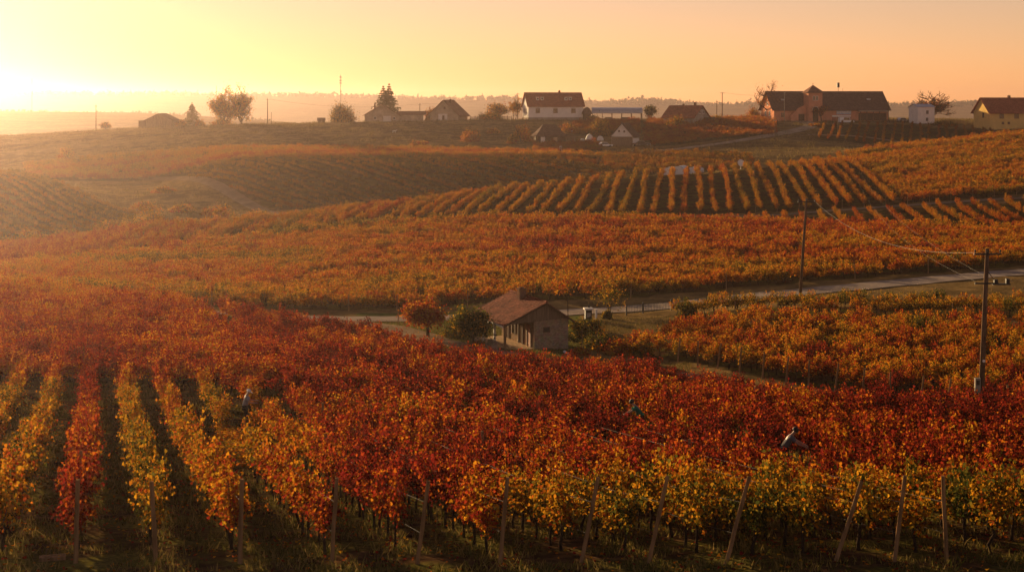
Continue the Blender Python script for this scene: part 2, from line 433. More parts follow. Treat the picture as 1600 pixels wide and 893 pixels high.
# ground sheet
UU, YY = np.meshgrid(US, YS)
XX = (UU - 800) / F * np.maximum(YY, 36)
ZZ = ZT.copy()
near = np.clip((620 - YY) / 100, 0, 1)
ZZ = ZZ + near * 0.05 * smooth_noise(XX, YY, 3, 7.0) * np.clip((YY - 10) / 20, 0, 1)
ny, nu = ZZ.shape
me = bpy.data.meshes.new('ground')
idx = np.arange(ny * nu).reshape(ny, nu)
quads = np.stack([idx[:-1, :-1], idx[:-1, 1:], idx[1:, 1:], idx[1:, :-1]], -1).reshape(-1, 4)
me.from_pydata(np.stack([XX, YY, ZZ], -1).reshape(-1, 3).tolist(), [], quads.tolist())
me.polygons.foreach_set('use_smooth', [True] * len(me.polygons))
zone = np.ones(ny * nu)                     # 1 = dry meadow, 0 = vineyard soil, 2 = lawn
fx, fy = XX.ravel(), YY.ravel()
for bk in BL:
    zone[in_block(bk, fx, np.maximum(fy, 1))] = 0
zone[(fy < 38)] = 0.0
fu = 800 + F * fx / np.maximum(fy, 1)
lawn = (fy > 112) & (fy < 160) & (fu > 560) & (fu < 905) & (zone > 0.5)
zone[lawn] = 2
za = me.attributes.new('zone', 'FLOAT', 'POINT')
za.data.foreach_set('value', zone.astype(np.float32))

m, N, L = mat_new('ground')
out = N.new('ShaderNodeOutputMaterial'); p = N.new('ShaderNodeBsdfPrincipled')
p.inputs['Roughness'].default_value = 1.0; p.inputs['Specular IOR Level'].default_value = 0.0
tc = N.new('ShaderNodeTexCoord')
def noise(scale, detail=6, vec=None):
    n = N.new('ShaderNodeTexNoise'); n.inputs['Scale'].default_value = scale; n.inputs['Detail'].default_value = detail
    L.new(vec or tc.outputs['Object'], n.inputs['Vector']); return n
def ramp(src, stops):
    c = N.new('ShaderNodeValToRGB'); el = c.color_ramp.elements
    while len(el) < len(stops): el.new(0.5)
    for k, (q, cc) in enumerate(stops): el[k].position = q; el[k].color = (*cc, 1)
    L.new(src, c.inputs[0]); return c.outputs[0]
def mixc(fac, a, bcol, mode='MIX'):
    x = N.new('ShaderNodeMix'); x.data_type = 'RGBA'; x.blend_type = mode
    if isinstance(fac, float): x.inputs[0].default_value = fac
    else: L.new(fac, x.inputs[0])
    L.new(a, x.inputs[6]); L.new(bcol, x.inputs[7]); return x.outputs[2]
def mrange(src, a, b_):
    x = N.new('ShaderNodeMapRange'); x.inputs[1].default_value = a; x.inputs[2].default_value = b_; L.new(src, x.inputs[0]); return x.outputs[0]
mpm = N.new('ShaderNodeMapping'); mpm.inputs['Scale'].default_value = (0.25, 1.0, 1.0); L.new(tc.outputs['Object'], mpm.inputs[0])
soil = ramp(noise(2.2, 10).outputs[0], [(0.32, (0.026, 0.014, 0.007)), (0.52, (0.065, 0.034, 0.016)), (0.72, (0.13, 0.068, 0.028))])
grs = ramp(noise(7.0, 8).outputs[0], [(0.3, (0.03, 0.028, 0.009)), (0.55, (0.10, 0.082, 0.018)), (0.75, (0.18, 0.135, 0.032))])
vine_ground = mixc(mrange(noise(0.45, 6).outputs[0], 0.44, 0.58), soil, grs)
meadow = ramp(noise(0.09, 9, mpm.outputs[0]).outputs[0], [(0.36, (0.07, 0.042, 0.017)), (0.5, (0.22, 0.135, 0.05)), (0.64, (0.40, 0.25, 0.09))])
mid = ramp(noise(0.35, 10).outputs[0], [(0.40, (0.055, 0.036, 0.013)), (0.5, (0.19, 0.115, 0.04)), (0.6, (0.38, 0.23, 0.075))])
mead2 = mixc(0.4, mixc(0.5, meadow, mid), ramp(noise(2.0, 8).outputs[0], [(0.35, (0.06, 0.04, 0.015)), (0.65, (0.26, 0.165, 0.06))]))
lawnc = ramp(noise(0.7, 8).outputs[0], [(0.3, (0.13, 0.09, 0.035)), (0.5, (0.10, 0.115, 0.025)), (0.7, (0.17, 0.18, 0.035))])
za_n = N.new('ShaderNodeAttribute'); za_n.attribute_name = 'zone'
c1 = mixc(mrange(za_n.outputs['Fac'], 0.2, 0.8), vine_ground, mead2)
c2 = mixc(mrange(za_n.outputs['Fac'], 1.2, 1.8), c1, lawnc)
L.new(c2, p.inputs['Base Color'])
bp = N.new('ShaderNodeBump'); bp.inputs['Strength'].default_value = 0.45; bp.inputs['Distance'].default_value = 0.10
L.new(noise(3.0, 10).outputs[0], bp.inputs['Height']); L.new(bp.outputs[0], p.inputs['Normal'])
L.new(p.outputs[0], out.inputs['Surface'])
me.materials.append(m)
ground = bpy.data.objects.new('ground', me); col.objects.link(ground); setp(ground, kind='structure')

def road(name, pts, width, material, lift=0.03):
    """pts = world xy; a strip draped on the ground"""
    P = np.array([(q[0], q[1]) for q in pts], float)
    d = np.r_[0, np.cumsum(np.hypot(*np.diff(P, axis=0).T))]
    s = np.linspace(0, d[-1], max(4, int(d[-1] / 1.5)))
    X, Y = pchip(d, P[:, 0], s), pchip(d, P[:, 1], s)
    tx, ty = np.gradient(X), np.gradient(Y); n = np.hypot(tx, ty); tx /= n; ty /= n
    W = np.interp(s, d, width) if hasattr(width, '__len__') else np.full_like(s, width)
    vs, fs, K = [], [], 5
    for i in range(len(s)):
        for k in range(K):
            o = (k / (K - 1) - 0.5) * W[i] * (1 + 0.06 * math.sin(i * 1.3 + k))
            x, y = X[i] + ty[i] * o, Y[i] - tx[i] * o
            vs.append((x, y, float(H(x, y)) + lift + 0.05 + 0.04 * (1 - abs(2 * k / (K - 1) - 1))))
    for i in range(len(s) - 1):
        for k in range(K - 1):
            a = i * K + k
            fs.append((a, a + 1, a + K + 1, a + K))
    o = MB().add(vs, fs).build(name, material, smooth=True)
    return setp(o, kind='structure')

road('road', [at(px, y) for px, y in ((330, 151), (430, 151.5), (560, 153), (700, 154), (820, 156), (960, 160), (1100, 165), (1250, 169), (1420, 174), (1600, 179.5), (1800, 186))], 5.2, M['asphalt'])
road('lane', [at(px, y) for px, y in ((500, 151), (560, 147), (620, 141.5), (690, 133.5), (760, 127), (850, 121.5), (940, 117.6), (1060, 113.5), (1200, 105.5), (1400, 96.6), (1600, 91.2), (1800, 87))], [6, 6, 5, 3.0, 2.2, 1.9, 1.9, 1.9, 1.9, 1.9, 1.9, 1.9], M['track'])
road('hillside_road', [at(px, y) for px, y in ((195, 421), (250, 408), (300, 394), (360, 371), (420, 349), (450, 340))], 3.6, M['track'])
road('village_road', [pick(px, py, 372) for px, py in ((1000, 238), (1060, 233), (1130, 224), (1190, 214), (1235, 206), (1262, 199), (1268, 194), (1250, 189.5), (1240, 187.5))], 5.0, M['gravel'])
road('farm_track', [pick(px, py, 372) for px, py in ((855, 243), (900, 241), (950, 239.5), (1000, 238))], 4.0, M['track'])
road('grass_track', [at(px, y) for px, y in ((1000, 269.0), (1180, 273.5), (1300, 279), (1450, 282), (1600, 283.5), (1800, 287))], 2.4, M['track'])
road('upper_track', [pick(px, py, 430) for px, py in ((1262, 211), (1320, 212), (1370, 217), (1405, 222))], 2.6, M['track'])

# ------------------------------------------------------------------ leaves
def leaf_arrays(P, Nrm, size, k=6, cup=0.25, seed=1):
    """one k-gon per leaf; returns verts, faces"""
    g = np.random.default_rng(seed)
    n = len(P)
    Nrm = Nrm / np.maximum(np.linalg.norm(Nrm, axis=1, keepdims=True), 1e-6)
    ref = g.normal(size=(n, 3))
    T = np.cross(Nrm, ref); T /= np.maximum(np.linalg.norm(T, axis=1, keepdims=True), 1e-6)
    B = np.cross(Nrm, T)
    ang = np.arange(k) / k * 2 * math.pi
    rad = np.where(np.arange(k) % 2 == 0, 1.0, 0.72) if k > 4 else np.ones(k)
    rr = rad[None, :] * g.uniform(0.8, 1.15, (n, k)) * size[:, None] * 0.5
    V = P[:, None, :] + T[:, None, :] * (rr * np.cos(ang))[..., None] + B[:, None, :] * (rr * np.sin(ang) * 0.9)[..., None] \
        + Nrm[:, None, :] * (rr * cup * np.cos(2 * ang + 0.3))[..., None]
    return V.reshape(-1, 3), np.arange(n * k).reshape(n, k)

def mesh_np(name, V, Fc, lr, material):
    me = bpy.data.meshes.new(name)
    k = Fc.shape[1]
    me.vertices.add(len(V)); me.vertices.foreach_set('co', V.astype(np.float32).ravel())
    me.loops.add(Fc.size); me.loops.foreach_set('vertex_index', Fc.astype(np.int32).ravel())
    me.polygons.add(len(Fc)); me.polygons.foreach_set('loop_start', (np.arange(len(Fc)) * k).astype(np.int32))
    if lr is not None:
        a = me.attributes.new('lr', 'FLOAT', 'FACE'); a.data.foreach_set('value', lr.astype(np.float32))
    me.materials.append(material)
    me.update(calc_edges=True)
    me.validate()
    return me

def link(name, me, parent=None):
    o = bpy.data.objects.new(name, me); col.objects.link(o)
    if parent: o.parent = parent
    return o

# ------------------------------------------------------------------ grapevines
def vine_meshes(seed):
    g = np.random.default_rng(seed); r = random.Random(seed)
    mb = MB()
    x0, y0 = r.uniform(-.08, .08), r.uniform(-.05, .05)
    pts = [(x0, y0, -0.12), (x0 + r.uniform(-.05, .05), y0 + r.uniform(-.04, .04), .2), (r.uniform(-.09, .09), r.uniform(-.05, .05), .48), (0, 0, .78)]
    mb.tube(pts, [.06, .045, .038, .042], 6)
    for s in (-1, 1):
        mb.tube([(0, 0, .76), (s * .2, r.uniform(-.03, .03), .84 + r.uniform(-.04, .04)), (s * .55, r.uniform(-.04, .04), .86 + r.uniform(-.05, .05))], [.036, .026, .018], 5)
    P, Nn = [], []
    ns = 13
    for i in range(ns):
        bx = -.6 + 1.2 * (i + .5) / ns + g.uniform(-.06, .06)
        side = g.choice([-1, 1])
        h = g.uniform(.55, 1.12)
        lean = np.array([g.normal(0, .16), side * g.uniform(.02, .26)])
        droop = g.random() < 0.35
        n = int(38 * h) + 8
        for j in range(n):
            t = (j + g.random()) / n
            q = np.array([bx + lean[0] * t, lean[1] * t * (1 + t), .80 + h * t])
            if droop and t > .55:
                q[2] -= (t - .55) * 1.3 * h; q[1] += side * (t - .55) * .45
            off = g.normal(0, 1, 3) * np.array([.085, .07 + .06 * (1 - t), .07])
            P.append(q + off)
            nn = np.array([off[0] * 3, np.sign(q[1] + off[1]) * .55, .35]) + g.normal(0, .55, 3)
            Nn.append(nn)
        if i % 3 == 0:
            mb.tube([(bx, 0, .82), (bx + lean[0] * .5, lean[1] * .4, .82 + h * .5), (bx + lean[0], lean[1], .82 + h)], [.009, .007, .004], 3)
    nl = 46     # skirt of low leaves that hides the cordon
    P += list(np.stack([g.uniform(-.62, .62, nl), g.normal(0, .14, nl), g.uniform(.58, .95, nl)], 1))
    Nn += list(np.stack([g.normal(0, .5, nl), g.choice([-1., 1.], nl) * .8, g.normal(.1, .5, nl)], 1))
    P, Nn = np.array(P), np.array(Nn)
    size = g.uniform(.07, .15, len(P))
    V, Fc = leaf_arrays(P, Nn, size, 6, .25, seed)
    lr = np.clip(g.beta(2, 2, len(P)) + .12 * smooth_noise(P[:, 0] * 3, P[:, 2] * 3, seed, 1.5), 0, 1)
    fol = mesh_np('foliage', V, Fc, lr, M['leaf'])
    tr = MB(); tr.v, tr.f = mb.v, mb.f
    return tr, fol

def hue(name, x, y, g):
    u = 800 + F * x / y
    n1 = smooth_noise(x, y, 11, 9.0); n2 = smooth_noise(x, y, 12, 28.0); n3 = smooth_noise(x, y, 13, 3.0)
    jit = g.normal(0, .06, len(x))
    if name == 'A':
        fpx = 800 + F * (x - math.tan(R(-15)) * (y - 36.5)) / 36.5          # photo column of the row's front end
        base = np.interp(fpx, (-255, -130, -5, 60, 118, 180, 245, 375, 450, 517, 650, 780, 905, 1010), (.45, .34, .32, .50, .66, .5, .31, .38, .36, .31, .44, .62, .67, .69))
        front = np.clip((47 - y) / 6, 0, 1) * np.clip((u - 640) / 200, 0, 1)
        redz = np.exp(-((u - 520) / 190) ** 2) * np.clip((52 - y) / 7, 0, 1) * np.clip((u - 250) / 100, 0, 1)
        far = np.clip((y - 75) / 8, 0, 1)
        t = base + .09 * n1 + .07 * n3 + .27 * redz + .22 * far + .12 * np.clip((y - 60) / 20, 0, 1) * (np.abs(fpx - 375) < 60)
        t = t * (1 - front) + (.27 + .06 * n3 + .05 * n1) * front
    elif name in ('B', 'B2'):
        t = .69 + .15 * n1 + .12 * n3 + .06 * n2 - .24 * np.clip((y - 115) / 45, 0, 1) * np.clip((500 - u) / 400, 0, 1)
    elif name == 'C':
        t = .48 + .17 * n1 + .13 * n3 + .06 * n2
    elif name == 'C2':
        t = .17 + .10 * n1 + .06 * n3
    elif name == 'D':
        t = .40 + .10 * n2 + .06 * n1 + .10 * smooth_noise(x / 5, y, 17, 4.0) + .05 * n3 + .22 * np.exp(-((u - 900) / 260) ** 2 - ((y - 225) / 22) ** 2) + .28 * np.exp(-((u - 1270) / 170) ** 2 - ((y - 236) / 14) ** 2) - .05 * np.clip((185 - y) / 15, 0, 1)
    elif name == 'K':
        t = .52 + .08 * n2 + .06 * n3
    elif name in 'EF':
        t = .40 + .05 * n2 + .07 * n1 + .04 * n3 + .16 * np.clip((420 - u) / 300, 0, 1)
    else:
        t = dict(G=.27, H=.42, J=.36, L=.33, M=.52, N=.40)[name] + .06 * n2 + .05 * n1
    return np.clip(t + jit, .02, .98)

g0 = np.random.default_rng(21)
px_, py_, pb_, ph_, prow_, pnum_, prj_ = [], [], [], [], [], [], []
POSTX = [118, 245, 375, 517, 650, 780, 905, 1010, 1130, 1300, 1395, 1480]      # photo columns of the front end posts
Arows = sorted([wx(p_, 36.5) for p_ in POSTX] + [wx(p_, 36.5) for p_ in (-255, -130, -5, 1215, 1605, 1730, 1855)])
for bk in BL:
    name, u0, u1, ymn, ymx, brg, spc, step = bk
    d = np.array([math.sin(R(brg)), math.cos(R(brg))]); n = np.array([d[1], -d[0]])
    us = np.linspace(u0, u1, 60)
    cx, cy = np.r_[wx(us, ymn(us)), wx(us, ymx(us))], np.r_[ymn(us), ymx(us)]
    a = np.stack([cx, cy], 1)
    s_, t_ = a @ d, a @ n
    if name == 'A': offs = [(xr * n[0] + 36.5 * n[1], xr, k) for k, xr in enumerate(Arows)]
    else: offs = [(o, None, 0) for o in np.arange(t_.min(), t_.max(), spc)]
    for o, xr, rk in offs:
        s = np.arange(s_.min(), s_.max(), step) + (g0.uniform(0, step) if name != 'A' else 0)
        if name == 'A': s = np.arange(xr * d[0] + 36.5 * d[1] + .35, s_.max(), step)
        s = s + g0.normal(0, .08, len(s))
        oo = o + g0.normal(0, .06 if name in ('A', 'B', 'B2', 'C') else .15, len(s)) + .25 * np.sin(s / 17 + o)
        if name == 'A': oo = o + g0.normal(0, .04, len(s))
        x, y = d[0] * s + n[0] * oo, d[1] * s + n[1] * oo
        ok = in_block(bk, x, np.maximum(y, 1)) & (g0.random(len(s)) > (.02 if name in ('A', 'B', 'B2') else .10))
        ucur = 800 + F * x / np.maximum(y, 1)
        ok &= (ucur > -190) & (ucur < 1790)
        if name == 'N': ok &= g0.random(len(s)) > .08
        x, y = x[ok], y[ok]
        px_.append(x); py_.append(y); pb_ += [name] * len(x)
        rj = g0.normal(0, .0 if name == 'A' else .05 if name in ('B', 'B2') else .085)
        ph_.append(np.clip(hue(name, x, y, g0) + rj, .02, .98) if len(x) else x)
        prj_.append(np.full(len(x), g0.uniform(.86, 1.12)))
        prow_ += [(xr, rk)] * len(x); pnum_ += list(range(1, len(x) + 1))
PX, PY, PH, PRJ = np.concatenate(px_), np.concatenate(py_), np.concatenate(ph_), np.concatenate(prj_)
PB = np.array(pb_); PNUM = np.array(pnum_)
PBRG = np.array([{bk[0]: bk[5] for bk in BL}[k] for k in pb_])
PZ = H(PX, PY)
# room for people and poles
WORK1, WORK2, WORK3 = at(383, 73.0), at(996, 65.0), at(1230, 53.0)
for w, rr in ((WORK1, .75), (at(1532, 97.0), .8), (WORK2, .7), (WORK3, .75)):
    keep = np.hypot(PX - w.x, PY - w.y) > rr
    PX, PY, PH, PB, PNUM, PBRG, PZ, PRJ = PX[keep], PY[keep], PH[keep], PB[keep], PNUM[keep], PBRG[keep], PZ[keep], PRJ[keep]
    prow_ = [q for q, k in zip(prow_, keep) if k]
PU = 800 + F * PX / PY
print('vines', len(PX))
scl = np.stack([g0.uniform(.92, 1.12, len(PX)), g0.uniform(.80, 1.25, len(PX)), g0.uniform(.80, 1.14, len(PX))], 1)
scl[PB == 'A', 1] *= .85
weak = np.isin(PB, ['E', 'F', 'K', 'D', 'C', 'G', 'J']) & (g0.random(len(PX)) < .14)
farv = ~np.isin(PB, ['A', 'B', 'B2', 'C', 'C2'])
scl[farv, 2] *= g0.uniform(.88, 1.08, farv.sum()) * PRJ[farv]
scl[farv, 0] *= 1.2
slope = np.isin(PB, ['G', 'J', 'K', 'N'])
scl[slope] *= np.array([1.1, .68, .85])
scl[farv, 1] *= g0.uniform(.75, 1.15, farv.sum())
scl[weak] *= np.array([.8, .7, .72])
small = np.isin(PB, ['N'])
scl[small] *= .95
for w, side in ((WORK1, 1.0), (WORK2, 1.0), (WORK3, .9)):     # vines cut back where the pickers stand, on the near side
    dx, dy = PX - w.x * PY / w.y, w.y - PY
    lowm = (np.abs(dx) < 1.0) & (dy > -1) & (dy < (17 if w is WORK1 else 5))
    scl[lowm, 2] *= .46 if w is WORK1 else .78
rot = R(90) - np.radians(PBRG) + np.where(g0.random(len(PX)) < .5, math.pi, 0) + g0.normal(0, .10, len(PX))
vid = g0.integers(0, 8, len(PX))

protos = [vine_meshes(100 + i) for i in range(8)]
trunk_me = []
for tr, fol in protos:
    o = tr.build('trunk', M['vinewood'], smooth=True)
    trunk_me.append(o.data); bpy.data.objects.remove(o)

ORD = ['zeroth', 'first', 'second', 'third', 'fourth', 'fifth', 'sixth', 'seventh', 'eighth', 'ninth', 'tenth', 'eleventh', 'twelfth',
       'thirteenth', 'fourteenth', 'fifteenth', 'sixteenth', 'seventeenth', 'eighteenth', 'nineteenth', 'twentieth', 'twenty-first', 'twenty-second',
       'twenty-third', 'twenty-fourth', 'twenty-fifth', 'twenty-sixth', 'twenty-seventh', 'twenty-eighth', 'twenty-ninth', 'thirtieth', 'thirty-first',
       'thirty-second', 'thirty-third', 'thirty-fourth', 'thirty-fifth', 'thirty-sixth', 'thirty-seventh', 'thirty-eighth', 'thirty-ninth', 'fortieth', 'forty-first', 'forty-second', 'forty-third', 'forty-fourth', 'forty-fifth']
def colour_word(t):
    return 'green-yellow' if t < .2 else 'yellow' if t < .36 else 'golden orange' if t < .47 else 'orange' if t < .57 else 'orange-red' if t < .66 else 'crimson' if t < .8 else 'dark red'
fr = np.where((PB == 'A') & (PU > -25) & (PU < 1625))[0]
fr = fr[np.argsort(PY[fr])][:290]
individual = set(fr.tolist())
vine_first = {}
count_in_row = {}
row_front = {}                    # rows numbered from the left by the front of the row in view
vis_rows = sorted({prow_[i][1] for i in fr})
for i in sorted(fr.tolist(), key=lambda q: PY[q]):
    xr, rk = prow_[i]
    count_in_row[rk] = count_in_row.get(rk, 0) + 1
    k = count_in_row[rk]
    lab = f"{colour_word(PH[i])} grapevine, {ORD[k]} from the front in the {ORD[vis_rows.index(rk) + 1]} row from the left"
    o = thing('grapevine', (PX[i], PY[i], PZ[i] - .02), rot[i], lab, 'grapevine', 'grapevines in the front rows')
    o.scale = scl[i]
    vi = int(vid[i])
    t = link('trunk', trunk_me[vi], o)
    f_ = link('foliage', protos[vi][1], o)
    f_['tint'] = float(PH[i])
    vine_first.setdefault(vi, (t, f_))

# all the other vines: one mass of points that carry copies of the vines above
rest = np.array([i for i in range(len(PX)) if i not in individual])
pm = bpy.data.meshes.new('vineyard')
pm.from_pydata(np.stack([PX[rest], PY[rest], PZ[rest] - .02], 1).tolist(), [], [])
for nm, typ, dat in (('tint', 'FLOAT', PH[rest]), ('vid', 'INT', vid[rest])):
    a = pm.attributes.new(nm, typ, 'POINT'); a.data.foreach_set('value', dat.astype(np.float32 if typ == 'FLOAT' else np.int32))
a = pm.attributes.new('rotv', 'FLOAT_VECTOR', 'POINT'); a.data.foreach_set('vector', np.stack([rot[rest] * 0, rot[rest] * 0, rot[rest]], 1).astype(np.float32).ravel())
a = pm.attributes.new('sclv', 'FLOAT_VECTOR', 'POINT'); a.data.foreach_set('vector', scl[rest].astype(np.float32).ravel())
vy = link('vineyard', pm)
setp(vy, 'rows of red, orange and yellow grapevines covering the slopes behind the front rows', 'vineyard', None, 'stuff')
ng = bpy.data.node_groups.new('vine_rows', 'GeometryNodeTree')
ng.interface.new_socket('Geometry', in_out='INPUT', socket_type='NodeSocketGeometry')
ng.interface.new_socket('Geometry', in_out='OUTPUT', socket_type='NodeSocketGeometry')
gi, go = ng.nodes.new('NodeGroupInput'), ng.nodes.new('NodeGroupOutput')
allj = ng.nodes.new('GeometryNodeJoinGeometry')
for vi in sorted(vine_first):
    j = ng.nodes.new('GeometryNodeJoinGeometry')
    for ob in vine_first[vi]:
        oi = ng.nodes.new('GeometryNodeObjectInfo'); oi.inputs['Object'].default_value = ob; oi.transform_space = 'ORIGINAL'
        ng.links.new(oi.outputs['Geometry'], j.inputs[0])
    g2i = ng.nodes.new('GeometryNodeGeometryToInstance')
    ng.links.new(j.outputs[0], g2i.inputs[0]); ng.links.new(g2i.outputs[0], allj.inputs[0])
iop = ng.nodes.new('GeometryNodeInstanceOnPoints')
iop.inputs['Pick Instance'].default_value = True
def named(nm, typ):
    n = ng.nodes.new('GeometryNodeInputNamedAttribute'); n.data_type = typ; n.inputs[0].default_value = nm; return n.outputs[0]
ng.links.new(gi.outputs[0], iop.inputs['Points']); ng.links.new(allj.outputs[0], iop.inputs['Instance'])
ng.links.new(named('vid', 'INT'), iop.inputs['Instance Index'])
e2r = ng.nodes.new('FunctionNodeEulerToRotation'); ng.links.new(named('rotv', 'FLOAT_VECTOR'), e2r.inputs[0])
ng.links.new(e2r.outputs[0], iop.inputs['Rotation']); ng.links.new(named('sclv', 'FLOAT_VECTOR'), iop.inputs['Scale'])
ng.links.new(iop.outputs[0], go.inputs[0])
vy.modifiers.new('rows', 'NODES').node_group = ng

# fallen leaves and tufts of grass under the front rows
gl = np.random.default_rng(5)
def scatter(n, y0, y1, u0=-120, u1=1720):
    y = np.sqrt(gl.uniform(y0 ** 2, y1 ** 2, n)); x = wx(gl.uniform(u0, u1, n), y)
    return x, y
x, y = scatter(46000, 31, 88)
keepm = smooth_noise(x, y, 31, 2.2) + gl.normal(0, .6, len(x)) > .1
x, y = x[keepm], y[keepm]
P = np.stack([x, y, H(x, y) + gl.uniform(.03, .12, len(x))], 1)
V, Fc = leaf_arrays(P, np.stack([gl.normal(0, .35, len(x)), gl.normal(0, .35, len(x)), np.ones(len(x))], 1), gl.uniform(.07, .14, len(x)), 6, .3, 9)
lo = link('fallen_leaves', mesh_np('fallen_leaves', V, Fc, gl.random(len(x)), M['litter']))
lo['tint'] = .52
setp(lo, 'fallen red and brown vine leaves lying between the front rows', 'fallen leaves', None, 'stuff')
M['grassblade'] = mat_leaf('grass_blade', [(0, (0.05, 0.06, 0.012)), (0.5, (0.14, 0.105, 0.026)), (1, (0.28, 0.18, 0.06))], 0.9, 0.3)
def grass_patch(name, x, y, hgt, label):
    n = len(x)
    z = H(x, y) + .0
    a = gl.uniform(0, 2 * math.pi, n); w = gl.uniform(.012, .03, n) * (hgt / .2); h = hgt * gl.uniform(.5, 1.3, n)
    lx, ly = gl.normal(0, .4, n) * h, gl.normal(0, .4, n) * h
    V = np.stack([np.stack([x - w * np.cos(a), y - w * np.sin(a), z], 1), np.stack([x + w * np.cos(a), y + w * np.sin(a), z], 1), np.stack([x + lx, y + ly, z + h], 1)], 1).reshape(-1, 3)
    o = link(name, mesh_np(name, V, np.arange(3 * n).reshape(n, 3), gl.random(n), M['grassblade']))
    o['tint'] = .5
    return setp(o, label, 'grass', None, 'stuff')
x, y = scatter(190000, 31, 88)
k = smooth_noise(x, y, 33, 3.2) + .35 * smooth_noise(x, y, 34, .8) > -.05
grass_patch('grass', x[k], y[k], .20, 'dry grass tufts growing between the front vine rows')
x, y = scatter(60000, 113, 152, 520, 1080)
k = np.ones(len(x), bool)
for bk in BL: k &= ~in_block(bk, x, y)
grass_patch('grass', x[k], y[k], .16, 'green and tan lawn around the stone hut')
x, y = scatter(170000, 318, 545, -80, 1680)
k = smooth_noise(x, y, 41, 14) + .5 * smooth_noise(x, y, 42, 4) > .05
for bk in BL: k &= ~in_block(bk, x, y)
ux = 800 + F * x / y
k &= ~((np.abs(ux - np.interp(-y, (-421, -394, -371, -340), (195, 300, 360, 450))) < 22) & (y < 425) & (ux < 480))
grass_patch('grass', x[k], y[k], .6, 'dry tan meadow grass on the slope below the village')['tint'] = .72
exec_later = []
# ------------------------------------------------------------------ trellis: end posts and wires
def wood_post(loc, h, lean, label, cat='post', group=None, r=.055, material='post', name='wooden_post', side=0.0):
    mb = MB()
    n = 5
    pts = [(lean * h * k / (n - 1) + rnd.uniform(-.008, .008), side * h * k / (n - 1), -.25 + (h + .25) * k / (n - 1)) for k in range(n)]
    mb.tube(pts, [r * 1.05, r, r * .97, r * .95, r * .9], 7)
    o = mb.build(name, M[material], smooth=False)
    o.location = loc
    return setp(o, label, cat, group)
lean_f = [.03, -.06, .02, .07, .15, .10, .22, .24, .30, .36, .14, -.05]
d15 = np.array([math.sin(R(-15)), math.cos(R(-15))])
for i, pxx in enumerate(POSTX):
    q = at(pxx, 36.5)
    how = 'upright' if abs(lean_f[i]) < .08 else 'slightly leaning' if lean_f[i] < .2 else 'strongly leaning'
    wood_post(q, 1.98 + rnd.uniform(-.05, .12), lean_f[i], f"{how} weathered wooden end post, {ORD[i + 1]} from the left at the front", 'post', 'end posts of the front vine rows', r=.058 if i < 3 else .052)
    for hh, nm in ((1.45, 'upper'), (.72, 'lower')):
        mb = MB()
        pts = [(lean_f[i] * hh, 0, hh)]
        for s in (2.5, 7, 12, 17, 22):
            X, Y = q.x + d15[0] * s, q.y + d15[1] * s
            pts.append((X - q.x, Y - q.y, float(H(X, Y)) - q.z + hh - .02))
        mb.tube(pts, .004, 4)
        w = mb.build('trellis_wire', M['wire']); w.location = q
        setp(w, f"{nm} steel trellis wire running back from the {ORD[i + 1]} front end post", 'wire', 'trellis wires of the front rows')
for i, xr in enumerate(np.linspace(0, 1, 11)):   # row posts inside the front block
    j = [i % 12, (i * 5 + 2) % 12][i % 2]
    s = 9 + (i * 7) % 22
    q0 = at(POSTX[j], 36.5); X, Y = q0.x + d15[0] * s, q0.y + d15[1] * s
    if Y > float(A_max(800 + F * X / Y)) - 1: continue
    wood_post(Vector((X, Y, float(H(X, Y)))), 1.85, rnd.uniform(-.04, .04), f"grey row post standing among the leaves behind the {ORD[j + 1]} front end post", 'post', 'posts inside the front rows')
CB, EB, DB = [[q for q in BL if q[0] == k][0] for k in 'CED']
CP = [(1058, 556), (1090, 563), (1120, 570), (1155, 578), (1191, 588), (1227, 597), (1263, 603), (1303, 610), (1346, 618), (1390, 624), (1436, 631), (1480, 638), (1573, 648)]
for i, (pxx, pyy) in enumerate(CP):
    u = pxx
    q = at(u, float(CB[3](u)) - .9)
    wood_post(q, 1.95, rnd.choice([.03, .12, .17, .08]), f"pale wooden end post, {ORD[i + 1]} from the left beside the dirt lane", 'post', 'end posts beside the dirt lane', r=.07)
for i, u in enumerate(range(1180, 1610, 34)):
    q = at(u, float(EB[3](u)) - .6)
    wood_post(q, 1.7, rnd.uniform(-.03, .1), f"thin end post, {ORD[i + 1]} from the left along the grass track below the crest", 'post', 'end posts below the crest rows', r=.05)
for i, u in enumerate((105, 330, 545, 620, 730, 985, 1135, 1336, 1450)):
    q = at(u, float(DB[3](u)) - .7)
    wood_post(q, 1.75, rnd.uniform(-.03, .05), f"wooden post at the gold vineyard's edge beyond the road, {ORD[i + 1]} from left", 'post', 'posts along the main road', r=.06)
for i, (u, yy) in enumerate(((1300, 144.5), (1488, 145), (1215, 146), (1148, 145.5), (1372, 152.5))):
    wood_post(at(u, yy), 1.9, .12 if i == 0 else .02, f"post between the green vine rows below the road, {['strongly leaning one', 'beside the utility pole', 'in the middle bare strip', 'nearest the hut', 'just below the asphalt'][i]}", 'post', 'posts in the green vine rows', r=.05)

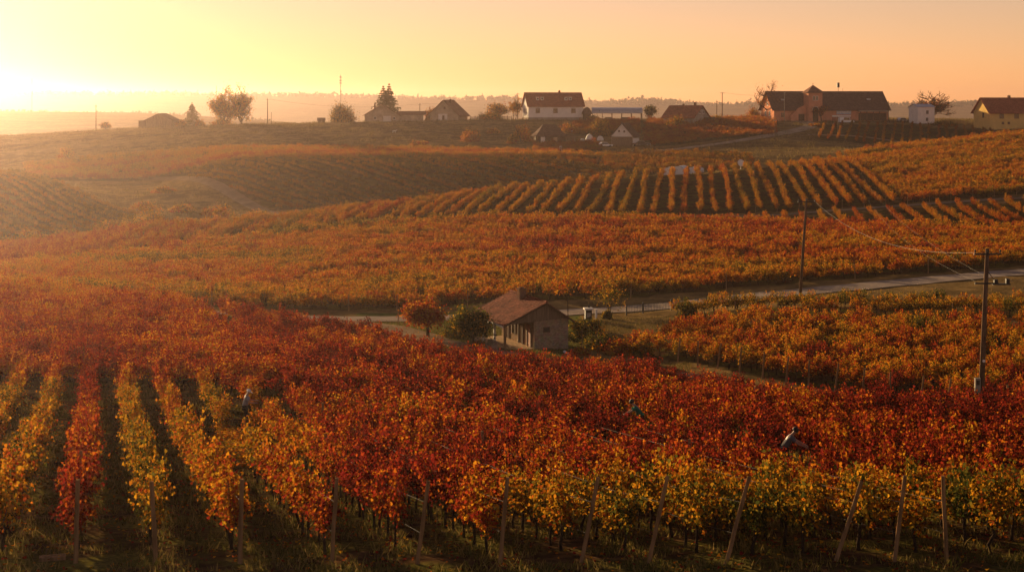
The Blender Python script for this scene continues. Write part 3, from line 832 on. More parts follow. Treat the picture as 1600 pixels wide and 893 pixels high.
# ------------------------------------------------------------------ trees and shrubs
def branch(mb, tips, p, d, length, r, depth, rr, spread, up=.15, rmin=0.0):
    r = max(r, rmin)
    n = 4
    pts, rad = [p], [r]
    q, dd = Vector(p), Vector(d).normalized()
    for k in range(n):
        dd = (dd + Vector((rr.gauss(0, .14), rr.gauss(0, .14), rr.gauss(0, .10) + up * .25))).normalized()
        q = q + dd * (length / n)
        pts.append(q.copy()); rad.append(r * (1 - .55 * (k + 1) / n))
    mb.tube(pts, rad, 6 if r > .06 else 4, cap=False)
    if depth == 0:
        tips += pts[2:]
        return
    if depth <= 1: tips.append(pts[-1])
    for c in range(rr.choice([3, 3, 4])):
        k = rr.randint(2, n)
        side = Vector((rr.gauss(0, 1), rr.gauss(0, 1), rr.gauss(.25, .5))).normalized()
        nd = (dd * (1 - spread) + side * spread).normalized()
        branch(mb, tips, pts[k], nd, length * rr.uniform(.58, .78), rad[k] * .68, depth - 1, rr, spread, up, rmin)

def tree(name, loc, h, w, label, cat, tint, nleaf, lsize, seed, group=None, trunk_h=.25, depth=3, leafmat='leaf', clump=.16, multi=1, thick=.03, spread=.55):
    rmin = .075 if loc.y > 300 else 0.0
    rr = random.Random(seed); g = np.random.default_rng(seed)
    root = thing(name, loc, rr.uniform(0, 6.28), label, cat, group)
    mb, tips = MB(), []
    for k in range(multi):
        off = Vector((rr.gauss(0, .06), rr.gauss(0, .06), 0)) * h * (multi > 1)
        lean = Vector((rr.gauss(0, .1), rr.gauss(0, .1), 1)) + off * (2.5 / max(h, .1))
        top = off + lean * (h * trunk_h)
        r0 = h * thick / math.sqrt(multi)
        mb.tube([off + Vector((0, 0, -.3)), off + lean * (h * trunk_h * .5), top], [r0 * 1.25, r0, r0 * .85], 7, cap=False)
        for c in range(4):
            a = c * 1.571 + rr.uniform(-.4, .4)
            dv = Vector((math.cos(a) * .8, math.sin(a) * .8, rr.uniform(.5, 1.1)))
            branch(mb, tips, top, dv, h * (1 - trunk_h) * .42, r0 * .62, depth - 1, rr, spread, .15, rmin)
        branch(mb, tips, top, Vector((0, 0, 1)), h * (1 - trunk_h) * .5, r0 * .7, depth - 1, rr, spread, .15, rmin)
    T = np.array([tuple(t) for t in tips])
    # fit to the asked width and height
    ext = max(1e-3, np.percentile(np.abs(T[:, :2]), 96)); zt = np.percentile(T[:, 2], 98)
    sx, sz = (w / 2 * .92) / ext, (h * .95) / zt
    mb.v = [(a * sx, b_ * sx, c * sz) for a, b_, c in mb.v]
    T = T * np.array([sx, sx, sz])
    mb.build('trunk', M['bark'], root)
    if nleaf:
        nleaf = int(nleaf * 2.4)
        pick_ = g.integers(0, len(T), nleaf)
        cw = g.uniform(.4, 1.3, len(T))[pick_][:, None]
        P = T[pick_] + g.normal(0, 1, (nleaf, 3)) * clump * w * .5 * cw
        P[:, 2] = np.maximum(P[:, 2], .1)
        cen = np.array([0, 0, h * .55])
        Nn = (P - cen) / np.linalg.norm(P - cen, axis=1, keepdims=True) + g.normal(0, .7, (nleaf, 3))
        V, Fc = leaf_arrays(P, Nn, g.uniform(.6, 1.3, nleaf) * lsize, 6, .25, seed)
        lr = np.clip(.5 + .25 * smooth_noise(P[:, 0], P[:, 2] + P[:, 1], seed, w * .5) + g.normal(0, .2, nleaf), 0, 1)
        c = link('crown', mesh_np('crown', V, Fc, lr, M[leafmat]), root)
        c['tint'] = tint
    return root

def conifer(name, loc, h, w, label, seed, tint=.4, group=None):
    rr = random.Random(seed); g = np.random.default_rng(seed)
    root = thing(name, loc, rr.uniform(0, 6), label, 'tree', group)
    mb = MB()
    mb.tube([(0, 0, -.3), (0, 0, h * .5), (0, 0, h * .99)], [h * .018, h * .011, h * .002], 6)
    P, Nn = [], []
    nw = 17
    for k in range(nw):
        t = k / (nw - 1)
        z = h * (.10 + .87 * t)
        ln = w / 2 * (1 - t) ** .85 * rr.uniform(.75, 1.12) + .12
        for c in range(7):
            a = c * .9 + k * 1.1 + rr.uniform(-.3, .3)
            l = ln * rr.uniform(.7, 1.12)
            e_ = Vector((math.cos(a) * l, math.sin(a) * l, z - l * .28 + rr.uniform(-.1, .1)))
            s_ = Vector((0, 0, z + .1))
            mid = s_.lerp(e_, .55) + Vector((0, 0, -.06 * l))
            mb.tube([s_, mid, e_ + Vector((0, 0, .1 * l))], [.05, .035, .012], 4, cap=False)
            nn = int(14 + 26 * l / max(w / 2, .1))
            for q in range(nn):
                u = rr.uniform(.12, 1.0) ** .8
                pos = s_.lerp(e_, u)
                wd = .18 * l * (1.2 - u)
                P.append((pos.x + rr.gauss(0, wd), pos.y + rr.gauss(0, wd), pos.z + rr.gauss(0, .07 * l) - .04 * l + .1 * l * u * u))
                Nn.append((rr.gauss(0, .5), rr.gauss(0, .5), .7))
    mb.build('trunk', M['bark'], root)
    P, Nn = np.array(P), np.array(Nn)
    V, Fc = leaf_arrays(P, Nn, g.uniform(.25, .6, len(P)) * (h / 10), 6, .2, seed)
    c = link('crown', mesh_np('crown', V, Fc, g.random(len(P)), M['needle']), root); c['tint'] = tint
    return root

def bush(name, loc, w, h, label, tint, n, lsize, seed, cat='shrub', group=None, leafmat='leaf', d=None):
    rr = random.Random(seed); g = np.random.default_rng(seed)
    root = thing(name, loc, rr.uniform(0, 6.28) if d is None else 0, label, cat, group)
    mb = MB()
    d = d or w
    for k in range(9):
        a = rr.uniform(0, 6.28); l = rr.uniform(.3, .9)
        e_ = Vector((math.cos(a) * w / 2 * l, math.sin(a) * d / 2 * l, h * rr.uniform(.6, .95)))
        mb.tube([(e_.x * .1, e_.y * .1, -.15), (e_.x * .45, e_.y * .45, e_.z * .55), e_], [.035 * h / 2, .025 * h / 2, .006 * h], 4, cap=False)
    mb.build('stems', M['bark'], root)
    n = int(n * 2.2)
    nc = max(9, int(n / 60))
    C = g.normal(0, 1, (nc, 3)); C /= np.linalg.norm(C, axis=1, keepdims=True)
    C *= g.uniform(.25, .95, (nc, 1)) ** .5
    C[:, 2] = np.abs(C[:, 2])
    k = g.integers(0, nc, n)
    P = C[k] * .82 + g.normal(0, .15, (n, 3)) * g.uniform(.6, 1.4, nc)[k][:, None]
    Nn = P + g.normal(0, .6, (n, 3)) * .8
    P = P * np.array([w / 2, d / 2, h * .92]); P[:, 2] = np.maximum(np.abs(P[:, 2]), .04)
    V, Fc = leaf_arrays(P, Nn, g.uniform(.6, 1.35, n) * lsize, 6, .25, seed)
    lr = np.clip(.5 + .2 * g.normal(0, 1, nc)[k] + g.normal(0, .18, n), 0, 1)
    c = link('crown', mesh_np('crown', V, Fc, lr, M[leafmat]), root); c['tint'] = tint
    return root

def place_tree(px, y, pxw, pxh, *a, **k):
    s = F / y
    return at(px, y), pxh / s, pxw / s

# round the hut
q = at(669, 137.5); tree('maple_tree', q, 2.75, 3.5, 'small orange-red tree with a forked trunk on the lawn beside the road', 'tree', .55, 2600, .20, 41, trunk_h=.3, clump=.22, thick=.035, depth=3)
q = at(737, 130.0); tree('fruit_tree', q, 2.9, 3.2, 'dark green round tree at the left corner of the hut porch', 'tree', .06, 3000, .19, 42, trunk_h=.2, clump=.24, thick=.04)
q = at(710, 138); bush('bush', q, 2.8, 2.0, 'loose yellow-green bush between the red tree and the hut', .16, 900, .16, 43)
q = at(888, 148); tree('bare_tree', q, 6.9, 3.4, 'tall nearly leafless slender tree behind the hut', 'tree', .42, 420, .17, 44, trunk_h=.32, clump=.2, thick=.012, depth=4, spread=.42)
q = at(951, 155); tree('willow_tree', q, 3.4, 3.4, 'thin greenish tree beside the road behind the dark stove', 'tree', .20, 420, .15, 45, trunk_h=.18, clump=.2, multi=2, thick=.02)
for i, (u, yy, w, h, t, lab) in enumerate(((905, 136, 3.4, 2.3, .04, 'dark hedge against the right wall of the hut'), (938, 131, 3.6, 1.8, .10, 'brown overgrown hedge between the hut and the first vine post'),
        (968, 128, 3.4, 1.6, .5, 'rust coloured overgrown bush below the bare slope'), (1002, 127.5, 2.6, 1.4, .3, 'low dry bush at the left end of the lane posts'), (925, 141.5, 3.0, 1.5, .12, 'bushy hedge top behind the dark hut hedge'),
        (905, 126.5, 1.8, .8, .5, 'tuft of dry weeds in front of the hut wall'), (1075, 149, 2.2, 1.9, .08, 'leafy dark green bush at the start of the green vine row'), (948, 151.5, 1.1, 1.0, .05, 'small dark clump at the foot of the thin tree'))):
    bush('hedge' if 'hedge' in lab else 'bush', at(u, yy), w, h, lab, t, 900, .17, 60 + i)
# left valley
for i, (u, yy, w, h, t, lab) in enumerate(((238, 327, 9, 5.0, .36, 'round golden bush at the foot of the left vineyard slope'), (205, 318, 8, 3.6, .34, 'low golden bush just left of the round golden one'), (165, 314, 9, 3.2, .33, 'hazy bush under the dark slope'),
        (110, 306, 10, 3.4, .33, 'broad hazy bush clump below the left vineyard'), (50, 303, 9, 3.6, .32, 'hazy bush clump near the left edge'), (5, 300, 6, 2.6, .25, 'yellow bush at the left edge of the valley'), (350, 325, 6.5, 4.2, .36, 'sparse golden bush beside the sloping dirt road'),
        (300, 318, 10, 2.4, .33, 'long low thicket beside the sloping road bush'), (668, 358, 7, 3.4, .42, 'lone pale bush in the dark slope of vines'), (262, 318, 8, 2.6, .34, 'low thicket right of the round golden bush'), (225, 352, 7, 2.2, .36, 'scrubby bush in the hollow right of the left vineyard slope'),
        (285, 350, 8, 2.0, .34, 'scrub clump in the middle of the grassy hollow'), (330, 345, 6, 1.8, .4, 'scrub clump beside the bend of the sloping road'), (255, 378, 7, 1.8, .38, 'scrub along the upper edge of the grassy hollow'),
        (400, 333, 6, 2.2, .36, 'bush at the lower end of the sloping road'))):
    bush('bush', at(u, yy), w, h, lab, t, 900, .32, 80 + i)
# meadow shrubs
for i, (u, yy, w, h, t, lab) in enumerate(((655, 450, 7, 2.6, .42, 'pale shrub low on the meadow'), (735, 462, 7.5, 4.2, .46, 'reddish brown shrub in the meadow below the gabled house'), (770, 478, 5, 1.8, .42, 'small shrub on the meadow edge'),
        (105, 452, 8, 4.2, .36, 'faint hazy shrub above the left vineyard'), (815, 462, 7.5, 6.3, .36, 'tall loose bushy tree left of the wooden barn'), (803, 458, 4.5, 3.0, .35, 'low bush at the foot of the loose tree by the barn'), (890, 478, 7.5, 3.6, .38, 'spreading golden shrub behind the wooden barn'),
        (1166, 368, 1.9, 1.9, .03, 'small dark green bush beside the white dish'), (765, 515, 11, 3.0, .2, 'long dark hedge on the skyline left of the white house'), (1056, 487, 9, 4.6, .24, 'large rounded bush in front of the red roofed house'),
        (1120, 497, 6, 3.0, .2, 'dark bush beside the skyline power pole'), (1098, 500, 4, 3.4, .2, 'bush at the right corner of the red roofed house'), (1143, 500, 5, 2.2, .24, 'low bush along the village fence'),
        (925, 514, 5, 2.0, .22, 'bush below the left end of the metal hall'), (1275, 480, 5, 1.2, .36, 'strip of dry shrubs before the winery tower'), (1475, 480, 9, 1.8, .15, 'dark hedge between the white and the yellow house'))):
    bush('shrub', at(u, yy), w, h, lab, t, 800, .36, 100 + i)
tree('shrub_tree', at(165, 523), 2.6, 3.8, 'round hazy bare shrub on the left skyline', 'tree', .4, 260, .3, 131, trunk_h=.12, multi=3, depth=3, thick=.02)
conifer('spruce_tree', at(300, 521), 8.0, 8.5, 'single hazy spruce beside the far left shed', 132, .75)
bush('bush', at(283, 520), 5.0, 2.6, 'bushes between the far left shed and the spruce', .3, 500, .35, 133)
bush('bush', at(312, 519), 4.0, 2.4, 'small bush at the right foot of the spruce', .3, 400, .35, 134)
tree('oak_tree', at(350, 520), 11.6, 9.0, 'big half-bare tree on the skyline, left one of a pair', 'tree', .30, 2600, .42, 135, trunk_h=.06, depth=4, clump=.17, multi=3, thick=.045, spread=.62)
tree('oak_tree', at(376, 521), 11.0, 7.0, 'big half-bare tree on the skyline, right one of a pair', 'tree', .30, 1700, .42, 136, trunk_h=.06, depth=4, clump=.17, multi=3, thick=.045, spread=.62)
bush('bush', at(345, 518), 8, 2.6, 'bushes at the foot of the paired big trees', .34, 600, .36, 137)
bush('round_tree', at(535, 516), 10.2, 7.3, 'large round dense bush tree alone on the skyline', .17, 2400, .42, 138, cat='tree')
conifer('spruce_tree', at(599, 534), 13.0, 11.0, 'left twin spruce behind the low farmhouse', 139, .45)
conifer('spruce_tree', at(608, 536), 13.9, 11.5, 'right twin spruce behind the low farmhouse, the taller', 140, .45)
tree('shrub_tree', at(676, 530), 4.8, 5.0, 'thin orange tree left of the gabled house', 'tree', .42, 350, .35, 141, trunk_h=.15, depth=3, multi=2)
bush('bush', at(672, 522), 4.5, 2.3, 'orange bush at the left wall of the gabled house', .38, 420, .33, 142)
tree('shrub_tree', at(780, 524), 5.6, 9.0, 'broad thin tree on the skyline left of the white house', 'tree', .35, 700, .36, 143, trunk_h=.15, depth=3, multi=3)
tree('shrub_tree', at(803, 527), 7.5, 5.0, 'tree against the left end of the white house', 'tree', .3, 800, .36, 144, trunk_h=.15, depth=3, multi=2)
tree('round_tree', at(1017, 524), 4.6, 4.1, 'small dark round-headed tree right of the metal hall', 'tree', .04, 1300, .34, 145, trunk_h=.28, clump=.25)
bush('yellow_tree', at(937, 474), 6.6, 6.6, 'bright yellow round tree behind the white gabled cottage', .25, 1700, .36, 146, cat='tree')
tree('bare_tree', at(1200, 506), 12.4, 10.5, 'big bare tree in front of the winery gable', 'tree', .46, 800, .24, 147, trunk_h=.2, depth=4, clump=.14, thick=.035)
tree('bare_tree', at(1284, 496), 5.2, 5.6, 'small reddish tree in front of the winery wall', 'tree', .55, 420, .26, 148, trunk_h=.3, depth=3, thick=.02)
tree('bare_tree', at(1455, 505), 9.2, 15.5, 'broad bare tree behind the small white house', 'tree', .5, 1000, .25, 149, trunk_h=.12, depth=4, multi=3, clump=.10, thick=.035)
bush('bush', at(1178, 512), 6, 5.2, 'orange bushes at the left end of the winery', .40, 700, .36, 150)

# distant wood on the ridges
gt = np.random.default_rng(77)
VV, FF, off = [], [], 0
def wood(n, u0, u1, y0, y1, h0, h1):
    global off
    u = gt.uniform(u0, u1, n); y = gt.uniform(y0, y1, n); x = wx(u, y); z = H(x, y)
    dens = smooth_noise(x, y, 55, 300) + .5 * smooth_noise(x, y, 56, 75)
    hh = gt.uniform(h0, h1, n) * np.clip(.75 + .5 * dens, .3, 1.5)
    for i in range(n):
        m_ = 14
        P = gt.normal(0, 1, (m_, 3)) * np.array([hh[i] * .22, hh[i] * .22, hh[i] * .25]) + np.array([x[i], y[i], z[i] + hh[i] * .42])
        V, Fc = leaf_arrays(P, gt.normal(0, 1, (m_, 3)), gt.uniform(.35, .6, m_) * hh[i], 6, .2, int(gt.integers(1e6)))
        VV.append(V); FF.append(Fc + off); off += len(V)
wood(2400, -250, 1800, 2925, 3040, 4, 11)
wood(240, -150, 430, 1280, 1320, 1.5, 3)
wood(130, 380, 640, 800, 950, 3, 5.5)
wood(260, 850, 1700, 2850, 2925, 7, 14)
fo = link('forest', mesh_np('forest', np.concatenate(VV), np.concatenate(FF), gt.random(sum(len(f) for f in FF)), M['needle']))
fo['tint'] = .5
setp(fo, 'pale hazy line of woods along the far ridges', 'forest', None, 'stuff')

# ------------------------------------------------------------------ buildings
def gable_wall(mb, L_, W_, hw, hr, base=-1.2):
    """ridge along x; gable ends at +-L/2"""
    prof = [(-W_ / 2, base), (W_ / 2, base), (W_ / 2, hw), (0, hw + hr), (-W_ / 2, hw)]
    n = 5
    vs = [(-L_ / 2, a, z) for a, z in prof] + [(L_ / 2, a, z) for a, z in prof]
    mb.add(vs, [tuple(range(n)), tuple(reversed(range(n, 2 * n)))] + [(i, i + n, (i + 1) % n + n, (i + 1) % n) for i in range(n)])

def gable_roof(mb, L_, W_, hw, hr, over=.45, th=.14, hip=0.0):
    s = hr / (W_ / 2)
    for sg in (-1, 1):
        y1 = sg * (W_ / 2 + over); z1 = hw - s * over + .03; zr = hw + hr + .03
        xl, xr_ = -L_ / 2 - over, L_ / 2 + over
        h_ = hip * W_ / 2
        top = [(xl, y1, z1), (xr_, y1, z1), (xr_ - h_, 0, zr), (xl + h_, 0, zr)]
        t2 = [(a, b_, c + th) for a, b_, c in top]
        mb.add(top + t2, [(0, 3, 2, 1), (4, 5, 6, 7), (0, 1, 5, 4), (1, 2, 6, 5), (2, 3, 7, 6), (3, 0, 4, 7)])
    if hip:
        for sg in (-1, 1):
            xe = sg * (L_ / 2 + over); xr_ = sg * (L_ / 2 + over - hip * W_ / 2)
            y1 = W_ / 2 + over; z1 = hw - s * over + .03
            top = [(xe, -y1, z1 + .002), (xe, y1, z1 + .002), (xr_, 0, hw + hr + .03)]
            t2 = [(a, b_, c + th) for a, b_, c in top]
            mb.add(top + t2, [(0, 1, 2), (3, 5, 4), (0, 3, 4, 1), (1, 4, 5, 2), (2, 5, 3, 0)])

def opening(parent, face, a, z, w, h, dims, kind='window', fm='frame', pm='glass', inset=None):
    """frame + pane fixed to a wall face: 'f' front (-y), 'b' back, 'l' left (-x), 'r' right"""
    L_, W_ = dims
    def tr(u, d, zz):
        return {'f': (u, -W_ / 2 - d, zz), 'b': (u, W_ / 2 + d, zz), 'l': (-L_ / 2 - d, u, zz), 'r': (L_ / 2 + d, u, zz)}[face]
    def bx(mb, u, zz, du, dz, d0, d1):
        c = tr(u, (d0 + d1) / 2, zz)
        sz = (du, d1 - d0, dz) if face in 'fb' else (d1 - d0, du, dz)
        mb.box(c, sz)
    t = .10 if kind == 'window' else .12
    mb = MB()
    for sg in (-1, 1): bx(mb, a + sg * (w / 2 - t / 2), z, t, h, -.05, .06)
    bx(mb, a, z + h / 2 - t / 2, w - 2 * t, t, -.05, .06); bx(mb, a, z - h / 2 + t / 2, w - 2 * t, t, -.05, .06)
    if kind == 'window':
        bx(mb, a, z, .06, h - 2 * t, .0, .05)
        bx(mb, a, z - h / 2 - .04, w + .16, .06, -.05, .11)
    o = mb.build(kind, M[fm], parent)
    mp = MB(); bx(mp, a, z, w - 2 * t, h - 2 * t, -.04, .012)
    mp.build('pane' if kind == 'window' else 'leaf_panel', M[pm], o)
    return o

def chimney(roof, x, y, z0, z1, w=.6, mt='brick'):
    mb = MB(); mb.box((x, y, (z0 + z1) / 2), (w, w, z1 - z0)); mb.box((x, y, z1 + .06), (w + .16, w + .16, .12))
    mb.box((x, y, z1 + .2), (w * .6, w * .6, .16))
    return mb.build('chimney', M[mt], roof)

def house(name, loc, rotz, label, L_, W_, hw, hr, wall, roof, cat='house', over=.45, hip=0, wins=(), doors=(), chims=(), plinth=None, th=.14):
    o = thing(name, loc, rotz, label, cat)
    mb = MB(); gable_wall(mb, L_, W_, hw, hr if not hip else hr * .2 * (hip < 1)); mb.build('wall', M[wall], o)
    mb = MB(); gable_roof(mb, L_, W_, hw, hr, over, th, hip); rf = mb.build('roof', M[roof], o)
    for f, a, z, w, h, *fm in wins: opening(o, f, a, z, w, h, (L_, W_), 'window', fm[0] if fm else 'frame')
    for f, a, z, w, h, fm, pm in doors: opening(o, f, a, z, w, h, (L_, W_), 'door', fm, pm)
    for x, y, h, w in chims:
        zz = hw + hr * (1 - abs(y) / (W_ / 2))
        chimney(rf, x, y, zz - .5, hw + hr + h, w)
    if plinth:
        mb = MB(); mb.box((0, 0, plinth / 2 - .6), (L_ + .1, W_ + .1, plinth + 1.2)); mb.build('plinth', M['plinth'], o)
    return o, rf

def low(px, y, r=4.0):
    """ground point, lowered to the lowest ground near it"""
    q = at(px, y)
    z = min(float(H(q.x + a, q.y + b_)) for a in (-r, 0, r) for b_ in (-2, 0, 2))
    return Vector((q.x, q.y, max(z, q.z - .6)))

# far left shed (gable towards us)
o, rf = house('shed', low(254, 522), R(90 - 4), 'hazy dark wooden shed with a low gable on the far left skyline', 8.5, 9.0, 2.7, 2.1, 'plank', 'roofdark', 'shed', wins=(), over=.5)
mb = MB(); mb.box((-3.4, 5.6, .7), (2.6, 2.4, 3.4)); mb.build('lean_to', M['darkplank'], o)
mb = MB(); mb.box((-3.4, 5.6, 2.46), (2.9, 2.7, .1)); mb.build('lean_to_roof', M['roofdark'], o)
# low farmhouse under the twin spruces
o, rf = house('farmhouse', low(596, 523), R(90 + 6), 'low brown farmhouse with a side wing under the twin spruces', 9, 11.5, 2.5, 3.5, 'tan', 'roofbrown', chims=((2.0, 2.2, .2, .5),), over=.7,
              doors=(('l', -1.8, 1.1, 2.6, 2.2, 'frame', 'frame'),), wins=(('l', 2.2, 1.5, .9, 1.0), ('l', -4.2, 1.4, .8, .9)))
mb = MB(); mb.box((.5, -10.0, .8), (5.5, 8.4, 3.6)); mb.build('wing_wall', M['tan'], o)
mb = MB(); gable_roof(mb, 9.2, 5.5, 2.62, 1.0, .4)
mb.v = [(.5 + b_, -10.2 + a, c) for a, b_, c in mb.v]; mb.build('wing_roof', M['roofbrown'], o)
# gabled house with the white garage door
o, rf = house('house', low(701, 524), R(90 - 16), 'brown gabled house with a white garage door and a chimney', 10, 10.2, 2.3, 4.7, 'tan', 'roofbrown', chims=((-2.2, -1.4, .1, .7),), over=.9,
              wins=(('l', -.2, 4.4, .7, .8, 'brownframe'),))
opening(o, 'l', .4, 1.15, 3.2, 2.5, (10, 10.2), 'garage_door', 'white', 'white')
opening(o, 'l', .2, .95, .8, 1.9, (10.08, 10.2), 'door', 'brownframe', 'darkplank')
# white house
o, rf = house('house', low(864, 520, 6), R(12), 'big cream white house with a red roof and two pairs of roof windows', 19.0, 9.0, 4.9, 4.3, 'white', 'roofred', plinth=.95, over=.5,
              wins=[('f', a, 3.2, 1.5, 1.5, 'brownframe') for a in (-6.3, -.2, 6.0)] + [('f', a, .55, .7, .5, 'brownframe') for a in (-6.8, -4.9, -2.4, 3.4)] + [('l', a, 3.2, .9, 1.4, 'brownframe') for a in (-1.2, 1.0)],
              chims=((2.3, .3, .6, .6),))
for a in (-5.2, 4.6):
    for da in (-.75, .75):
        s = 4.3 / 4.5
        mb = MB()
        y0 = -2.6; z0 = 4.9 + (4.5 + y0) * s + .2
        mb.box((a + da, y0, z0 + .25), (.95, .9, 1.0))
        mb.box((a + da, y0 - .05, z0 + .82), (1.15, 1.15, .12))
        dm = mb.build('dormer', M['white'], rf)
        mb = MB(); mb.box((a + da, y0 - .455, z0 + .28), (.6, .03, .6)); mb.build('pane', M['glass'], dm)
# kiosk
o = thing('garden_kiosk', low(917, 517, 2), 0, 'small round topped wooden kiosk between the white house and the metal hall', 'kiosk')
MB().lathe([(1.35, -.6), (1.35, 2.3)], 14).build('wall', M['darkplank'], o)
MB().lathe([(1.75, 2.2), (1.7, 2.5), (1.4, 3.4), (.9, 4.1), (.3, 4.5), (.05, 4.6)], 14).build('roof', M['roofdark'], o, True)
MB().box((0, -1.36, 1.0), (.9, .1, 2.0)).build('door', M['brownframe'], o)
# metal hall
o = thing('open_hall', low(964, 524, 4), R(-3), 'long open metal hall with a pale curved sheet roof on posts', 'barn')
prof = [(-4.2, 2.7)] + [(-4.2 * math.cos(a), 2.7 + 1.75 * math.sin(a)) for a in np.linspace(.2, math.pi - .2, 11)] + [(4.2, 2.7)]
prof2 = prof + [(a, b_ - .1) for a, b_ in reversed(prof)]
mb = MB(); vs = [(-8.6, a, z) for a, z in prof2] + [(8.6, a, z) for a, z in prof2]; n = len(prof2)
mb.add(vs, [tuple(range(n)), tuple(reversed(range(n, 2 * n)))] + [(i, i + n, (i + 1) % n + n, (i + 1) % n) for i in range(n)]); mb.build('roof', M['metalroof'], o)
mb = MB(); mb.box((0, -4.1, 2.55), (17, .15, .3)); mb.box((0, 4.1, 2.55), (17, .15, .3)); mb.build('eaves_beam', M['steel'], o)
for a in (-8.3, -5, -1.7, 1.6, 4.9, 8.3):
    for b_ in (-4.1, 4.1): MB().box((a, b_, .7), (.22, .22, 3.5)).build('post', M['brownframe'], o)
MB().box((8.45, 0, 1.1), (.1, 8, 2.8)).build('end_wall', M['darkplank'], o)
for i, (a, b_, w_, h_, lab) in enumerate(((-3.0, .5, 2.2, 1.1, 'stack of pale crates stored inside the metal hall'), (3.1, 1, 2.8, 1.3, 'dark stack of crates stored at the right of the metal hall'))):
    q = at(964, 524); st = thing('crate_stack', Vector((q.x + a, q.y + b_, float(H(q.x + a, q.y + b_)))), 0, lab, 'crates')
    for k in range(4):
        MB().box(((k % 2 - .5) * w_ * .5, 0, .25 + (k // 2) * .55), (w_ * .47, 1.2, .5)).build('crate', M['plank' if i == 0 else 'darkplank'], st)
# red roofed house with grey gable
o, rf = house('house', low(1072, 497, 5), R(-38), 'red roofed house with a grey gable and a tall chimney', 11.5, 9.5, 2.5, 3.6, 'greyplaster', 'roofred', over=.6,
              wins=(('r', -1, 4.1, 1.1, 1.1), ('r', 1.1, 4.1, 1.1, 1.1), ('r', 2.6, 1.4, .9, 1.1, 'brownframe')), chims=((3.2, .4, .9, .6), (-1.2, .4, .4, .5)))
MB().box((7.0, 3.0, 1.0), (2.6, 2.8, 2.6)).build('porch_annex', M['darkplank'], o)
MB().box((7.0, 3.0, 2.38), (3.0, 3.2, .12)).build('porch_roof', M['roofdark'], o)
# winery
WQ = low(1288, 508, 8)
WL = 39.0
o, rf = house('winery', WQ, R(9), 'long salmon winery with a dark roof and a square entrance tower', WL, 13.0, 3.9, 5.6, 'salmon', 'roofdark', 'winery', over=.8,
              wins=(('f', -13, 1.9, 1.2, 1.3, 'brownframe'), ('f', -16.5, 1.9, 1.2, 1.3, 'brownframe'), ('l', -2, 2.4, 1.4, 1.6), ('l', 2, 2.4, 1.4, 1.6), ('l', 0, 5.6, 1.2, 1.3)))
def quad_roof(mb, cx, cy, z, hx, hy, h):
    mb.add([(cx - hx, cy - hy, z), (cx + hx, cy - hy, z), (cx + hx, cy + hy, z), (cx - hx, cy + hy, z), (cx, cy, z + h)], [(3, 2, 1, 0), (0, 1, 4), (1, 2, 4), (2, 3, 4), (3, 0, 4)])
tx, ty = -6.6, -7.3
mb = MB(); mb.box((tx, ty, 4.0), (4.7, 4.7, 10.0)); tw = mb.build('tower', M['salmon'], o)
mb = MB(); quad_roof(mb, tx, ty, 9.03, 3.0, 3.0, 2.6); trf = mb.build('tower_roof', M['roofbrown'], tw)
mb = MB(); mb.tube([(tx, ty, 11.4), (tx, ty, 12.3)], .06, 6); mb.box((tx, ty, 12.1), (.5, .06, .06)); mb.build('finial', M['black'], tw)
mb = MB(); mb.prism([(tx - .9, -.2), (tx + .9, -.2), (tx + .9, 3.6)] + [(tx + .9 * math.cos(a), 3.6 + .9 * math.sin(a)) for a in np.linspace(0, math.pi, 9)[1:-1]] + [(tx - .9, 3.6)], ty - 2.42, ty - 2.30)
dr = mb.build('door', M['darkplank'], tw)
mb = MB(); mb.prism([(tx + 1.1 * math.cos(a), 3.6 + 1.1 * math.sin(a)) for a in np.linspace(0, math.pi, 11)] + [(tx + .92 * math.cos(a), 3.6 + .92 * math.sin(a)) for a in np.linspace(math.pi, 0, 11)], ty - 2.46, ty - 2.30); mb.build('door_arch', M['frame'], dr)
mb = MB()
for da in (-.5, .5): mb.box((tx + da, ty - 2.37, 7.3), (.85, .1, 1.5))
w_ = mb.build('window', M['frame'], tw)
mb = MB()
for da in (-.5, .5): mb.box((tx + da, ty - 2.43, 7.3), (.62, .04, 1.2))
mb.build('pane', M['glass'], w_)
mb = MB(); mb.prism([(tx - 7.6, -.8), (tx - 2.4, -.8), (tx - 2.4, 5.2), (tx - 5.2, 3.9), (tx - 7.6, 1.8)], -7.6, -6.4); mb.build('side_wall', M['salmon'], o)
opening(o, 'f', tx - 4.0, 1.1, 2.0, 2.2, (WL, 15.3), 'door', 'brownframe', 'darkplank')
mb = MB(); mb.box((4.2, -6.6, 2.75), (5.0, .12, 1.5)); sg = mb.build('sign_panel', M['bluesign'], o)
mb = MB()
for k in range(7): mb.box((2.2 + k * .68, -6.68, 2.75 + .1 * ((k * 7) % 3 - 1)), (.34, .04, .5 + .2 * (k % 2)))
mb.build('lettering', M['white'], sg)
mb = MB(); mb.box((3.4, -6.6, 1.5), (6.4, .12, .5)); mb.build('lower_panel', M['white'], o)
mb = MB(); mb.box((3.4, -6.64, .65), (6.4, .06, 1.1)); mb.build('wall_panel', M['redpanel'], o)
mb = MB(); mb.box((14.0, -6.56, 1.2), (9.4, .1, 2.4)); mb.build('porch_opening', M['darkplank'], o)
for k in range(5): MB().box((9.6 + k * 2.2, -7.4, 1.4), (.25, .25, 3.2)).build('porch_post', M['brownframe'], o)
MB().box((14.0, -7.2, 3.1), (10.2, 1.7, .35)).build('porch_beam', M['tan'], o)
for a, b_ in ((14.0, -3.2), (-15.5, -3.4)):
    zz = 3.9 + 5.6 * (1 - abs(b_) / 6.5) + .25
    MB().box((a, b_, zz), (1.2, .9, .5)).build('roof_vent', M['metalroof'], rf)
